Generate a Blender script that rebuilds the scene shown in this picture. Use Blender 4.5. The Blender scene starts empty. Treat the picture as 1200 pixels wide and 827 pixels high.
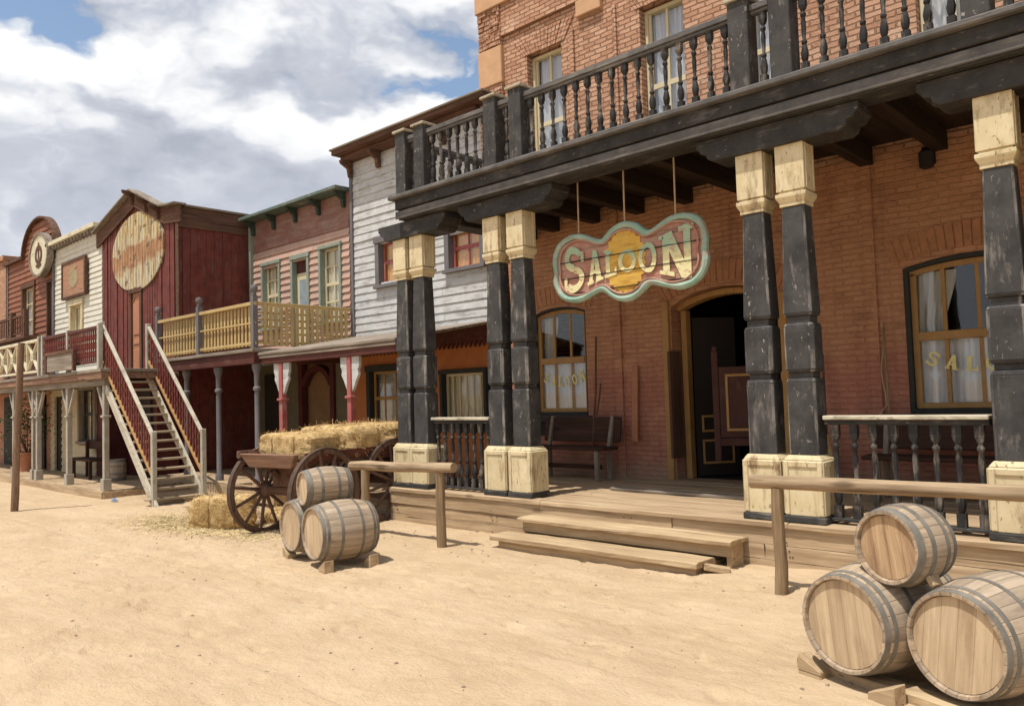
import bpy, bmesh, math, random
from mathutils import Vector, Matrix, noise as mnoise
random.seed(7)
PI = math.pi
R_ = math.radians
scene = bpy.context.scene
COL = scene.collection

# ------------------------------------------------------------------ mesh builder
class MB:
    def __init__(s): s.v = []; s.f = []; s.mi = {}
    def add(s, vs, fs):
        o = len(s.v); s.v += [tuple(v) for v in vs]; s.f += [tuple(i + o for i in f) for f in fs]; return s
    def box(s, x0, x1, y0, y1, z0, z1):
        return s.add([(x0,y0,z0),(x1,y0,z0),(x1,y1,z0),(x0,y1,z0),(x0,y0,z1),(x1,y0,z1),(x1,y1,z1),(x0,y1,z1)],
                     [(0,3,2,1),(4,5,6,7),(0,1,5,4),(1,2,6,5),(2,3,7,6),(3,0,4,7)])
    def cbox(s, cx, cy, cz, w, d, h): return s.box(cx-w/2, cx+w/2, cy-d/2, cy+d/2, cz-h/2, cz+h/2)
    def taper(s, cx, cy, z0, z1, w0, d0, w1, d1):
        a = [(cx-w0/2,cy-d0/2,z0),(cx+w0/2,cy-d0/2,z0),(cx+w0/2,cy+d0/2,z0),(cx-w0/2,cy+d0/2,z0)]
        b = [(cx-w1/2,cy-d1/2,z1),(cx+w1/2,cy-d1/2,z1),(cx+w1/2,cy+d1/2,z1),(cx-w1/2,cy+d1/2,z1)]
        return s.add(a+b, [(0,3,2,1),(4,5,6,7),(0,1,5,4),(1,2,6,5),(2,3,7,6),(3,0,4,7)])
    def beam(s, p, q, w, h, up=(0,0,1)):
        p = Vector(p); q = Vector(q); d = (q-p).normalized(); up = Vector(up)
        if abs(d.dot(up)) > .99: up = Vector((0,1,0))
        r = d.cross(up).normalized(); u = r.cross(d)
        r = r*w/2; u = u*h/2
        vs = [p-r-u, p+r-u, p+r+u, p-r+u, q-r-u, q+r-u, q+r+u, q-r+u]
        return s.add(vs, [(0,1,2,3),(7,6,5,4),(4,5,1,0),(5,6,2,1),(6,7,3,2),(7,4,0,3)])
    def tube(s, pts, radii, n=10, caps=True):
        pts = [Vector(p) for p in pts]
        if not isinstance(radii, (list, tuple)): radii = [radii]*len(pts)
        vs = []; fs = []; pu = None
        for i, p in enumerate(pts):
            d = (pts[min(i+1,len(pts)-1)] - pts[max(i-1,0)]).normalized()
            if pu is None:
                pu = Vector((0,0,1)) if abs(d.z) < .9 else Vector((1,0,0))
            r = d.cross(pu).normalized(); u = r.cross(d).normalized(); pu = u
            for k in range(n):
                a = 2*PI*k/n; vs.append(p + (r*math.cos(a)+u*math.sin(a))*radii[i])
        m = len(pts)
        for i in range(m-1):
            for k in range(n):
                k2 = (k+1) % n
                fs.append((i*n+k, i*n+k2, (i+1)*n+k2, (i+1)*n+k))
        if caps:
            fs.append(tuple(range(n-1,-1,-1))); fs.append(tuple((m-1)*n+k for k in range(n)))
        return s.add(vs, fs)
    def lathe(s, prof, c=(0,0,0), n=16, mat=None, closed=False):
        c = Vector(c); vs = []; fs = []
        for (r, z) in prof:
            for k in range(n):
                a = 2*PI*k/n; v = Vector((r*math.cos(a), r*math.sin(a), z))
                if mat is not None: v = mat @ v
                vs.append(v + c)
        m = len(prof)
        for i in range(m if closed else m-1):
            j = (i+1) % m
            for k in range(n):
                k2 = (k+1) % n; fs.append((i*n+k, i*n+k2, j*n+k2, j*n+k))
        if not closed:
            if prof[0][0] > 1e-6: fs.append(tuple(range(n-1,-1,-1)))
            if prof[-1][0] > 1e-6: fs.append(tuple((m-1)*n+k for k in range(n)))
        return s.add(vs, fs)
    def prism(s, poly, fmap, depth):
        # poly: 2d points; fmap(u,v,d) -> 3d
        n = len(poly)
        vs = [fmap(u, v, 0) for u, v in poly] + [fmap(u, v, depth) for u, v in poly]
        fs = [tuple(range(n)), tuple(range(2*n-1, n-1, -1))]
        for i in range(n):
            j = (i+1) % n; fs.append((i, i+n, j+n, j))
        return s.add(vs, fs)
    def rough(s, p, q, w, h, up=(0,0,1), amp=.006, seg=None, seed=None):
        """a weathered board: a bar whose edges wander and wear unevenly along its length"""
        p = Vector(p); q = Vector(q); d = (q-p); L = d.length; d = d/L; up = Vector(up)
        r = d.cross(up).normalized(); u = r.cross(d); seed = random.uniform(0, 99) if seed is None else seed
        seg = seg or max(4, int(L/.09)); vs = []; fs = []
        sec = [(-1,-1),(1,-1),(1,.55),(.8,1),(-.8,1),(-1,.55)]
        for i in range(seg+1):
            c = p+d*(L*i/seg)
            for k, (a, b) in enumerate(sec):
                n1 = mnoise.noise((i*L/seg*3.1+seed, k*7.3, 1.5))+.6*mnoise.noise((i*L/seg*11+seed, k*3.3, 8.5)); n2 = mnoise.noise((i*L/seg*3.7+seed, k*5.1, 4.5))
                e = d*(mnoise.noise((seed, k*2.2, 3.3))*amp*2.5 if i in (0, seg) else 0)
                vs.append(c+r*(a*w/2+n1*amp)+u*(b*h/2+n2*amp*.8)+e)
        m = len(sec)
        for i in range(seg):
            for k in range(m): fs.append((i*m+k, i*m+(k+1)%m, (i+1)*m+(k+1)%m, (i+1)*m+k))
        fs.append(tuple(range(m-1,-1,-1))); fs.append(tuple(seg*m+k for k in range(m)))
        return s.add(vs, fs)
    def jitter(s, a):
        s.v = [(x+random.uniform(-a,a), y+random.uniform(-a,a), z+random.uniform(-a,a)) for x,y,z in s.v]; return s

ORG = {}
def org(o): return ORG.get(o.name, Vector((0,0,0)))
def mesh_of(mb, bevel=0, smooth=False, origin=(0,0,0), sub=0):
    me = bpy.data.meshes.new('m')
    o = Vector(origin)
    bm = bmesh.new()
    vl = [bm.verts.new(Vector(v)-o) for v in mb.v]
    for k, f in enumerate(mb.f):
        try:
            nf = bm.faces.new([vl[i] for i in f])
            if k in mb.mi: nf.material_index = mb.mi[k]
        except ValueError: pass
    bmesh.ops.recalc_face_normals(bm, faces=bm.faces)
    if bevel:
        es = [e for e in bm.edges if len(e.link_faces) == 2 and e.calc_face_angle(0) > .5]
        try: bmesh.ops.bevel(bm, geom=es, offset=bevel, segments=1, affect='EDGES', clamp_overlap=True)
        except Exception: pass
    if smooth:
        for f in bm.faces: f.smooth = True
        for e in bm.edges:
            if len(e.link_faces) == 2 and e.calc_face_angle(0) > .7: e.smooth = False
    bm.to_mesh(me); bm.free()
    return me
def obj(name, me, mat, parent=None, loc=(0,0,0), rot=None):
    if mat is not None and len(me.materials) == 0: me.materials.append(mat)
    o = bpy.data.objects.new(name, me); COL.objects.link(o)
    o.location = loc
    if rot is not None: o.rotation_euler = rot
    if parent is not None: o.parent = parent
    return o
def part(name, mb, mat, parent, bevel=0, smooth=False, label=None, local=False, plane=None):
    """mesh given in world coordinates (or local=True) under a thing or part"""
    origin = (0,0,0) if local else org(parent)
    o = obj(name, mesh_of(mb, bevel, smooth, origin), mat, parent)
    ORG[o.name] = Vector(org(parent))
    if label: o['label'] = label
    return o
def inst(name, me, mat, parent, loc, rot=None):
    """a part that shares its mesh; loc in world coordinates (parent not rotated)"""
    return obj(name, me, mat, parent, Vector(loc)-org(parent), rot)
def tag(o, label=None, cat=None, group=None, kind=None):
    if label: o['label'] = label
    if cat: o['category'] = cat
    if group: o['group'] = group
    if kind: o['kind'] = kind
    return o
def thing(name, label, cat, loc=(0,0,0), rot=(0,0,0), group=None):
    o = bpy.data.objects.new(name, None); COL.objects.link(o)
    o.empty_display_size = .2
    o.location = loc; o.rotation_euler = rot
    ORG[o.name] = Vector(loc)
    return tag(o, label, cat, group)
def struct(name, mb, mat, **k):
    o = obj(name, mesh_of(mb, **k), mat); o['kind'] = 'structure'; return o
def dup(root, loc, rot, label, group=None):
    r = root.copy(); COL.objects.link(r); r.location = loc; r.rotation_euler = rot
    ORG[r.name] = Vector(loc)
    if label: r['label'] = label
    if group: r['group'] = group
    for ch in list(root.children):
        c = ch.copy(); COL.objects.link(c); c.parent = r
        for g in ch.children:
            d = g.copy(); COL.objects.link(d); d.parent = c
    return r

# ------------------------------------------------------------------ materials
class NT:
    def __init__(s, name, world=False):
        if world:
            s.m = bpy.data.worlds.new(name); s.m.use_nodes = True
        else:
            s.m = bpy.data.materials.new(name); s.m.use_nodes = True
        s.t = s.m.node_tree; s.t.nodes.clear()
    def n(s, typ, **kw):
        nd = s.t.nodes.new(typ)
        for k, v in kw.items():
            if k[0] == '_': setattr(nd, k[1:], v)
            else: s.set(nd, k, v)
        return nd
    def set(s, nd, key, v):
        key = {'Fac_':'Fac'}.get(key, key)
        inp = nd.inputs[int(key[1:])] if key[0] == 'i' and key[1:].isdigit() else nd.inputs[key.replace('_',' ')]
        if hasattr(v, 'links') or isinstance(v, bpy.types.NodeSocket): s.t.links.new(v, inp)
        elif isinstance(v, tuple) and len(v) == 3 and inp.type == 'RGBA': inp.default_value = (*v, 1)
        else: inp.default_value = v
    def math(s, op, a, b=0.0, c=None, clamp=False):
        nd = s.t.nodes.new('ShaderNodeMath'); nd.operation = op; nd.use_clamp = clamp
        for i, x in enumerate((a, b, c)):
            if x is None: continue
            if isinstance(x, bpy.types.NodeSocket): s.t.links.new(x, nd.inputs[i])
            else: nd.inputs[i].default_value = x
        return nd.outputs[0]
    def vmath(s, op, a, b=None):
        nd = s.t.nodes.new('ShaderNodeVectorMath'); nd.operation = op
        for i, x in enumerate((a, b)):
            if x is None: continue
            if isinstance(x, bpy.types.NodeSocket): s.t.links.new(x, nd.inputs[i])
            else: nd.inputs[i].default_value = x
        return nd.outputs[0]
    def ramp(s, fac, stops, interp='LINEAR'):
        nd = s.t.nodes.new('ShaderNodeValToRGB'); nd.color_ramp.interpolation = interp
        el = nd.color_ramp.elements
        while len(el) < len(stops): el.new(0.5)
        for e, (p, c) in zip(el, stops):
            e.position = p; e.color = (c, c, c, 1) if isinstance(c, (int, float)) else (*c, 1)
        s.t.links.new(fac, nd.inputs[0]); return nd.outputs[0]
    def mix(s, fac, a, b, mode='MIX'):
        nd = s.t.nodes.new('ShaderNodeMix'); nd.data_type = 'RGBA'; nd.blend_type = mode
        for i, x in ((0, fac), (6, a), (7, b)):
            if isinstance(x, bpy.types.NodeSocket): s.t.links.new(x, nd.inputs[i])
            elif isinstance(x, tuple): nd.inputs[i].default_value = (*x, 1)
            else: nd.inputs[i].default_value = x
        return nd.outputs[2]
    def noise(s, vec, scale, detail=4, rough=.55, dist=0.0):
        nd = s.n('ShaderNodeTexNoise', Scale=scale, Detail=detail, Roughness=rough, Distortion=dist)
        if vec is not None: s.t.links.new(vec, nd.inputs['Vector'])
        return nd.outputs['Fac']
    def coords(s, rand=True, kind='Object'):
        tc = s.n('ShaderNodeTexCoord').outputs[kind]
        if rand:
            oi = s.n('ShaderNodeObjectInfo').outputs['Random']
            k = s.math('MULTIPLY', oi, 37.0)
            cb = s.n('ShaderNodeCombineXYZ', X=k, Y=k, Z=k).outputs[0]
            return s.vmath('ADD', tc, cb), tc
        return tc, tc
    def scale(s, v, sc): return s.vmath('MULTIPLY', v, sc)
    def out(s, col, rough=.8, bump=None, bstr=.3, bdist=.01, metal=0.0, spec=.3):
        p = s.n('ShaderNodeBsdfPrincipled')
        for k, v in (('Base Color', col), ('Roughness', rough), ('Metallic', metal), ('Specular IOR Level', spec)):
            if isinstance(v, bpy.types.NodeSocket): s.t.links.new(v, p.inputs[k])
            else: p.inputs[k].default_value = (*v, 1) if isinstance(v, tuple) else v
        if bump is not None:
            b = s.n('ShaderNodeBump', Strength=bstr, Distance=bdist, Height=bump)
            s.t.links.new(b.outputs[0], p.inputs['Normal'])
        o = s.n('ShaderNodeOutputMaterial'); s.t.links.new(p.outputs[0], o.inputs[0])
        return s.m

def wood(name, light, dark, axis='x', paint=None, wear=.45, soft=.06, paint2=None, rough=.82, bstr=.5, fine=1.0, stain=.35, plank=None, chips=0):
    t = NT(name); v, raw = t.coords()
    i = 'xyz'.index(axis)
    sc = [14.0*fine]*3; sc[i] = .9*fine
    g = t.noise(t.scale(v, tuple(sc)), 1.0, 6, .62, .35)
    sc2 = [55.0*fine]*3; sc2[i] = 2.2*fine
    g2 = t.noise(t.scale(v, tuple(sc2)), 1.0, 3, .6)
    mixg = t.math('ADD', t.math('MULTIPLY', g, .65), t.math('MULTIPLY', g2, .35))
    col = t.ramp(mixg, [(.3, dark), (.5, tuple((a+b)/2 for a, b in zip(light, dark))), (.66, light)])
    big = t.noise(v, 1.3, 4, .6)
    col = t.mix(t.ramp(big, [(.38, stain), (.62, 0.0)]), col, dark)
    sc5 = [24.0*fine]*3; sc5[i] = .55*fine
    cr = t.noise(t.scale(v, tuple(sc5)), 1.0, 3, .5, .5)
    crk = t.ramp(cr, [(.655, 0.0), (.69, 1.0)])
    sck = [3.4]*3; sck[i] = 1.15
    kn = t.n('ShaderNodeTexVoronoi', Scale=1.0, Randomness=1.0); t.t.links.new(t.scale(v, tuple(sck)), kn.inputs['Vector'])
    knot = t.ramp(t.math('ADD', kn.outputs['Distance'], t.math('MULTIPLY', g2, .10)), [(.10, 1.0), (.17, 0.0)])
    knot = t.math('MULTIPLY', knot, .6)
    col = t.mix(t.math('MAXIMUM', t.math('MULTIPLY', crk, .8), knot), col, tuple(x*.40 for x in dark))
    h = t.math('SUBTRACT', mixg, t.math('MULTIPLY', crk, .6))
    rgh = rough
    if plank:
        ax, w = plank
        sp = t.n('ShaderNodeSeparateXYZ'); t.t.links.new(raw, sp.inputs[0])
        q = t.math('DIVIDE', sp.outputs['XYZ'.index(ax.upper())], w)
        fl = t.math('FLOOR', q); fr = t.math('FRACT', q)
        wn = t.n('ShaderNodeTexWhiteNoise', _noise_dimensions='1D'); t.t.links.new(fl, wn.inputs['W'])
        col = t.mix(1.0, col, t.ramp(wn.outputs['Value'], [(0, .68), (1, 1.12)]), 'MULTIPLY')
        edge = t.math('MINIMUM', fr, t.math('SUBTRACT', 1.0, fr))
        gap = t.ramp(edge, [(.0, 0.0), (.05, 1.0)])
        col = t.mix(1.0, col, t.ramp(gap, [(0, .3), (1, 1.0)]), 'MULTIPLY')
        h = t.math('ADD', t.math('MULTIPLY', h, .5), gap)
    if paint is not None:
        sp_ = [9.0*fine]*3; sp_[i] = 2.4*fine
        m = t.noise(t.scale(v, tuple(sp_)), 1.0, 9, .72, .2)
        m2 = t.noise(v, 3.1, 2, .5)
        m = t.math('ADD', t.math('MULTIPLY', m, .75), t.math('MULTIPLY', m2, .25))
        mask = t.ramp(m, [(max(0, wear-soft), 0.0), (min(1, wear+soft), 1.0)])
        if chips:
            sc3 = [34.0]*3; sc3[i] = 15.0
            ch = t.noise(t.scale(v, tuple(sc3)), 1.0, 3, .6)
            ch = t.math('ADD', ch, t.math('MULTIPLY', t.math('SUBTRACT', m2, .5), .25))
            mask = t.math('MULTIPLY', mask, t.ramp(ch, [(chips-.03, 1.0), (chips+.03, .15)]))
        p2 = paint2 or tuple(c*.72 for c in paint)
        pc = t.mix(t.ramp(t.noise(v, 5.0, 5, .65), [(.35, 0.0), (.7, 1.0)]), p2, paint)
        pc = t.mix(t.math('MULTIPLY', g2, .3), pc, tuple(c*.6 for c in paint))
        col = t.mix(mask, col, pc)
        h = t.math('ADD', t.math('MULTIPLY', h, .6), t.math('MULTIPLY', mask, .5))
        rgh = t.ramp(mask, [(0, rough), (1, rough-.2)])
    return t.out(col, rgh, h, bstr, .012, spec=.14 if paint is None or sum(paint) < .4 else .25)

def plain(name, c, rough=.7, metal=0.0, var=.25, sc=8.0, bstr=.15):
    t = NT(name); v, raw = t.coords()
    n = t.noise(v, sc, 5, .6)
    col = t.mix(t.ramp(n, [(.3, 1.0), (.7, 0.0)]), c, tuple(x*(1-var) for x in c))
    return t.out(col, rough, n, bstr, .01, metal)

def brick(name, c1, c2, c3, mortar, painted=0.0, bstr=.8, w=.235, h=.078, smooth=.5, dado=None):
    t = NT(name); tc, _ = t.coords(False)
    nz = t.n('ShaderNodeTexNoise', Scale=2.2, Detail=3.0); t.t.links.new(tc, nz.inputs['Vector'])
    nz2 = t.n('ShaderNodeTexNoise', Scale=17.0, Detail=2.0); t.t.links.new(tc, nz2.inputs['Vector'])
    off = t.vmath('MULTIPLY', t.vmath('SUBTRACT', nz.outputs['Color'], (.5,.5,.5)), (.05,.05,.05))
    off2 = t.vmath('MULTIPLY', t.vmath('SUBTRACT', nz2.outputs['Color'], (.5,.5,.5)), (.018,.018,.018))
    p = t.vmath('ADD', t.vmath('ADD', tc, off), off2)
    sp = t.n('ShaderNodeSeparateXYZ'); t.t.links.new(p, sp.inputs[0])
    cb = t.n('ShaderNodeCombineXYZ', X=t.math('ADD', sp.outputs[0], sp.outputs[1]), Y=sp.outputs[2], Z=0.0).outputs[0]
    b = t.n('ShaderNodeTexBrick', _offset=.5, Scale=1.0, Color1=(0,0,0), Color2=(1,1,1), Mortar=(.5,.5,.5))
    t.t.links.new(cb, b.inputs['Vector'])
    b.inputs['Mortar Size'].default_value = .011; b.inputs['Mortar Smooth'].default_value = smooth
    b.inputs['Bias'].default_value = 0; b.inputs['Brick Width'].default_value = w; b.inputs['Row Height'].default_value = h
    col = t.ramp(b.outputs['Color'], [(0, c1), (.5, c2), (1, c3)])
    blot = t.noise(tc, 1.1, 6, .65)
    col = t.mix(t.ramp(blot, [(.35, .55), (.65, 0.0)]), col, c1)
    fine = t.noise(tc, 40, 5, .7)
    col = t.mix(t.ramp(fine, [(.3, .35), (.7, 0.0)]), col, tuple(x*.55 for x in c1))
    mm = t.math('MULTIPLY', b.outputs['Fac'], 1-painted)
    col = t.mix(mm, col, mortar)
    if painted:
        pk = t.ramp(t.noise(tc, 2.0, 7, .7), [(.42, 0.0), (.5, .85)])
        col = t.mix(t.math('MULTIPLY', pk, painted), col, c2)
        if dado:                                    # a redder coat of paint up to window height
            zz = t.math('ADD', sp.outputs[2], t.math('MULTIPLY', t.math('SUBTRACT', t.noise(t.scale(tc, (1.2,1.2,2.5)), 1.0, 6, .65), .5), 1.3))
            dm = t.ramp(t.math('MULTIPLY', zz, .25), [(.43, 1.0), (.52, 0.0)])
            col = t.mix(t.math('MULTIPLY', dm, .7), col, dado)
        st = t.noise(t.scale(tc, (5, 5, .5)), 1.0, 5, .6)
        col = t.mix(t.ramp(st, [(.52, 0.0), (.75, .45)]), col, tuple(x*.45 for x in c1))
    pale = t.ramp(t.noise(t.scale(tc, (1.6, 1.6, 2.4)), 1.0, 8, .72), [(.55, 0.0), (.72, .45)])
    col = t.mix(pale, col, tuple(min(.8, x*1.25+.04) for x in c3))
    dark_ = t.ramp(t.noise(t.scale(tc, (2.6, 2.6, .7)), 1.0, 8, .7), [(.30, .5), (.44, 0.0)])
    col = t.mix(dark_, col, tuple(x*.45 for x in c1))
    foot = t.ramp(t.math('ADD', sp.outputs[2], t.math('MULTIPLY', t.noise(tc, 3.0, 6, .7), .5)), [(.62, .75), (.98, 0.0)])
    col = t.mix(foot, col, (.40,.30,.20))
    hgt = t.math('SUBTRACT', t.math('MULTIPLY', fine, .35), t.math('MULTIPLY', b.outputs['Fac'], 1.0))
    hgt = t.math('ADD', hgt, t.math('MULTIPLY', t.noise(tc, 9, 3, .6), .5))
    return t.out(col, .9, hgt, bstr, .02, spec=.15)

M = {}
GREYW = (.36,.31,.25); DKW = (.13,.10,.075)
M['black_x'] = wood('black_paint_x', (.34,.31,.27), (.11,.10,.09), 'x', paint=(.066,.062,.058), paint2=(.034,.032,.030), wear=.36, soft=.10, rough=.85, chips=.70)
M['black_y'] = wood('black_paint_y', (.34,.31,.27), (.11,.10,.09), 'y', paint=(.066,.062,.058), paint2=(.034,.032,.030), wear=.36, soft=.10, rough=.85, chips=.70)
M['greyblack'] = wood('worn_grey_black', (.36,.33,.29), (.14,.12,.105), 'x', paint=(.15,.14,.13), paint2=(.085,.08,.075), wear=.40, soft=.10, rough=.88, chips=.70)
M['stairpaint_x'] = wood('stair_paint_x', (.40,.35,.27), (.2,.16,.11), 'x', paint=(.60,.54,.42), paint2=(.48,.43,.33), wear=.42, soft=.1, chips=.64)
M['stairpaint_z'] = wood('stair_paint_z', (.40,.35,.27), (.2,.16,.11), 'z', paint=(.52,.49,.39), paint2=(.42,.39,.31), wear=.42, soft=.1, chips=.64)
M['postpaint'] = wood('porch_post_paint', (.38,.33,.26), (.2,.16,.12), 'z', paint=(.46,.41,.33), paint2=(.36,.32,.26), wear=.42, soft=.1, chips=.64)
M['capcream'] = wood('post_cap_paint', (.36,.3,.22), (.15,.12,.09), 'x', paint=(.52,.46,.34), paint2=(.4,.35,.26), wear=.44, soft=.08, chips=.62)
M['black_z'] = wood('black_paint_z', (.46,.42,.36), (.14,.12,.105), 'z', paint=(.088,.083,.078), paint2=(.040,.037,.035), wear=.375, soft=.07, rough=.85, chips=.685)
M['black_edge'] = wood('black_paint_worn_edge', (.46,.42,.36), (.16,.14,.12), 'z', paint=(.10,.097,.095), paint2=(.06,.058,.056), wear=.47, soft=.07, rough=.85)
M['black_bal'] = wood('baluster_paint', (.40,.34,.27), (.11,.09,.075), 'z', paint=(.05,.048,.046), paint2=(.025,.023,.022), wear=.43, soft=.07, rough=.75, fine=1.6)
M['cream_z'] = wood('cream_paint_z', (.40,.28,.14), (.17,.10,.05), 'z', paint=(.74,.63,.40), paint2=(.62,.50,.29), wear=.40, soft=.07, rough=.75, chips=.66)
M['cream_x'] = wood('cream_paint_x', (.40,.30,.18), (.17,.12,.07), 'x', paint=(.72,.66,.47), paint2=(.60,.53,.36), wear=.4, soft=.06, rough=.75)
M['railcream'] = wood('worn_rail_paint', (.36,.29,.21), (.14,.11,.08), 'x', paint=(.64,.58,.44), paint2=(.5,.44,.32), wear=.455, soft=.08, chips=.62)
M['cream_y'] = wood('cream_paint_y', (.40,.30,.18), (.17,.12,.07), 'y', paint=(.72,.66,.47), paint2=(.60,.53,.36), wear=.4, soft=.06, rough=.75)
M['deck'] = wood('deck_planks', (.57,.43,.27), (.25,.165,.095), 'x', stain=.3)
M['deckfront'] = wood('deck_front_boards', (.60,.455,.285), (.25,.165,.095), 'x', stain=.3)
M['step'] = wood('step_boards', (.62,.47,.285), (.26,.17,.095), 'x', stain=.25)
M['grey_x'] = wood('grey_wood_x', (.40,.34,.27), DKW, 'x')
M['grey_y'] = wood('grey_wood_y', (.40,.34,.27), DKW, 'y')
M['grey_z'] = wood('grey_wood_z', (.38,.32,.25), DKW, 'z')
M['log_x'] = wood('bare_log_x', (.54,.405,.255), (.17,.108,.06), 'x', fine=1.2)
M['log_z'] = wood('bare_log_z', (.47,.34,.20), (.13,.08,.042), 'z', fine=1.2)
M['brown_x'] = wood('brown_wood_x', (.20,.11,.07), (.06,.03,.02), 'x')
M['brown_y'] = wood('brown_wood_y', (.20,.11,.07), (.06,.03,.02), 'y')
M['brown_z'] = wood('brown_wood_z', (.20,.11,.07), (.06,.03,.02), 'z')
M['bench'] = wood('bench_wood', (.10,.05,.035), (.035,.018,.012), 'x')
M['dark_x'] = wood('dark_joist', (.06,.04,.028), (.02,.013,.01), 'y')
M['white_clap'] = wood('white_clapboard', (.42,.39,.35), (.20,.18,.16), 'x', paint=(.60,.60,.58), paint2=(.49,.49,.47), wear=.42, soft=.08, chips=.66)
M['farwhite'] = wood('cream_clapboard', (.42,.39,.33), (.2,.18,.15), 'x', paint=(.72,.69,.58), paint2=(.62,.58,.47), wear=.36, soft=.07)
M['pink_clap'] = wood('pink_clapboard', (.50,.42,.36), (.28,.2,.16), 'x', paint=(.55,.37,.29), paint2=(.47,.29,.215), wear=.43, soft=.09)
M['pinkdark'] = wood('faded_sign_band', (.42,.30,.24), (.2,.13,.1), 'x', paint=(.30,.145,.105), paint2=(.22,.10,.075), wear=.45, soft=.1)
M['brown_clap'] = wood('brown_clapboard', (.30,.17,.10), (.12,.06,.04), 'x', paint=(.30,.115,.055), paint2=(.24,.085,.042), wear=.4, soft=.1)
M['barn'] = wood('barn_red_boards', (.24,.13,.10), (.10,.05,.04), 'z', paint=(.215,.058,.042), paint2=(.12,.03,.024), wear=.41, soft=.10, chips=.66)
M['red_z'] = wood('red_baluster_paint', (.3,.16,.11), (.12,.06,.04), 'z', paint=(.24,.075,.06), paint2=(.16,.045,.036), wear=.40, soft=.08)
M['red_x'] = wood('red_beam_paint', (.3,.16,.11), (.12,.06,.04), 'x', paint=(.125,.045,.036), paint2=(.085,.03,.025), wear=.38, soft=.08)
M['redpost'] = wood('red_post_paint', (.5,.35,.3), (.3,.15,.1), 'z', paint=(.42,.12,.11), paint2=(.33,.09,.08), wear=.4, soft=.1)
M['yellow'] = wood('ochre_slat_paint', (.45,.33,.18), (.22,.15,.08), 'z', paint=(.56,.41,.18), paint2=(.44,.30,.12), wear=.38, soft=.08)
M['lilac'] = wood('grey_post_paint', (.35,.32,.3), (.16,.14,.13), 'z', paint=(.185,.17,.17), paint2=(.14,.128,.128), wear=.38, soft=.08)
M['greentrim_x'] = wood('green_trim_x', (.35,.33,.27), (.16,.15,.12), 'x', paint=(.13,.175,.145), paint2=(.09,.125,.10), wear=.42, soft=.08)
M['greentrim_dk'] = wood('dark_green_trim', (.2,.2,.17), (.1,.1,.08), 'x', paint=(.05,.07,.055), paint2=(.035,.05,.04), wear=.40, soft=.08)
M['greentrim_z'] = wood('green_trim_z', (.40,.38,.30), (.2,.18,.14), 'z', paint=(.30,.34,.27), paint2=(.22,.27,.21), wear=.42, soft=.08)
M['ochre_z'] = wood('ochre_trim_z', (.35,.22,.1), (.18,.1,.05), 'z', paint=(.46,.27,.10), paint2=(.38,.21,.075), wear=.36, soft=.07)
M['ochre_x'] = wood('ochre_trim_x', (.35,.22,.1), (.18,.1,.05), 'x', paint=(.46,.27,.10), paint2=(.38,.21,.075), wear=.36, soft=.07)
M['creamwin'] = wood('cream_window_paint', (.45,.35,.2), (.2,.14,.08), 'z', paint=(.70,.61,.40), paint2=(.60,.50,.30), wear=.34, soft=.06)
M['olive'] = wood('olive_wall_paint', (.3,.25,.18), (.12,.1,.07), 'z', paint=(.17,.145,.09), paint2=(.13,.11,.065), wear=.36, soft=.08)
M['orange'] = wood('orange_wall_paint', (.4,.25,.12), (.2,.1,.05), 'x', paint=(.50,.19,.065), paint2=(.42,.145,.045), wear=.34, soft=.08)
M['maroon'] = wood('maroon_wall_paint', (.2,.1,.08), (.1,.05,.04), 'z', paint=(.12,.035,.03), paint2=(.08,.022,.02), wear=.36, soft=.08)
M['leafbrown'] = wood('door_leaf_paint', (.18,.11,.08), (.07,.04,.03), 'z', paint=(.095,.042,.033), paint2=(.065,.028,.022), wear=.40, soft=.08)
M['creamlow'] = wood('cream_wall_paint', (.4,.33,.22), (.2,.16,.1), 'x', paint=(.62,.52,.33), paint2=(.52,.42,.25), wear=.36, soft=.08)
M['orangedoor'] = wood('orange_door_paint', (.4,.25,.15), (.2,.1,.06), 'z', paint=(.48,.22,.12), paint2=(.40,.16,.08), wear=.36, soft=.08)
M['brick'] = brick('orange_brick', (.46,.24,.145), (.61,.35,.22), (.69,.445,.30), (.29,.165,.10), bstr=1.0, w=.205, h=.066)
M['bricklow'] = brick('painted_red_brick', (.40,.195,.108), (.52,.27,.152), (.60,.33,.19), (.34,.165,.092), painted=.7, bstr=.8, w=.205, h=.066, dado=(.40,.16,.12))
M['stone'] = plain('tan_stone', (.60,.36,.20), .9, 0, .18, 6, .3)
M['archbrick'] = plain('arch_brick', (.50,.235,.12), .9, 0, .35, 14, .4)
M['iron'] = plain('dark_iron', (.035,.03,.028), .6, .3, .3)
M['hoop'] = plain('galvanised_hoop', (.25,.225,.185), .7, .2, .5, 9, .2)
M['rustnail'] = plain('rusty_nails', (.08,.045,.03), .8, .2)
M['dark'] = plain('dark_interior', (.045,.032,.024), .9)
M['darker'] = plain('dark_door_paint', (.028,.021,.017), .7)
M['green_dk'] = plain('dark_frame_paint', (.042,.042,.038), .75)
M['wire'] = plain('sign_wire', (.5,.36,.22), .7)
M['roofgrey'] = plain('grey_roofing', (.16,.15,.14), .9)
M['goldletter'] = plain('gold_leaf_letters', (.92,.80,.34), .5, 0, .2, 20)
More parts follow.
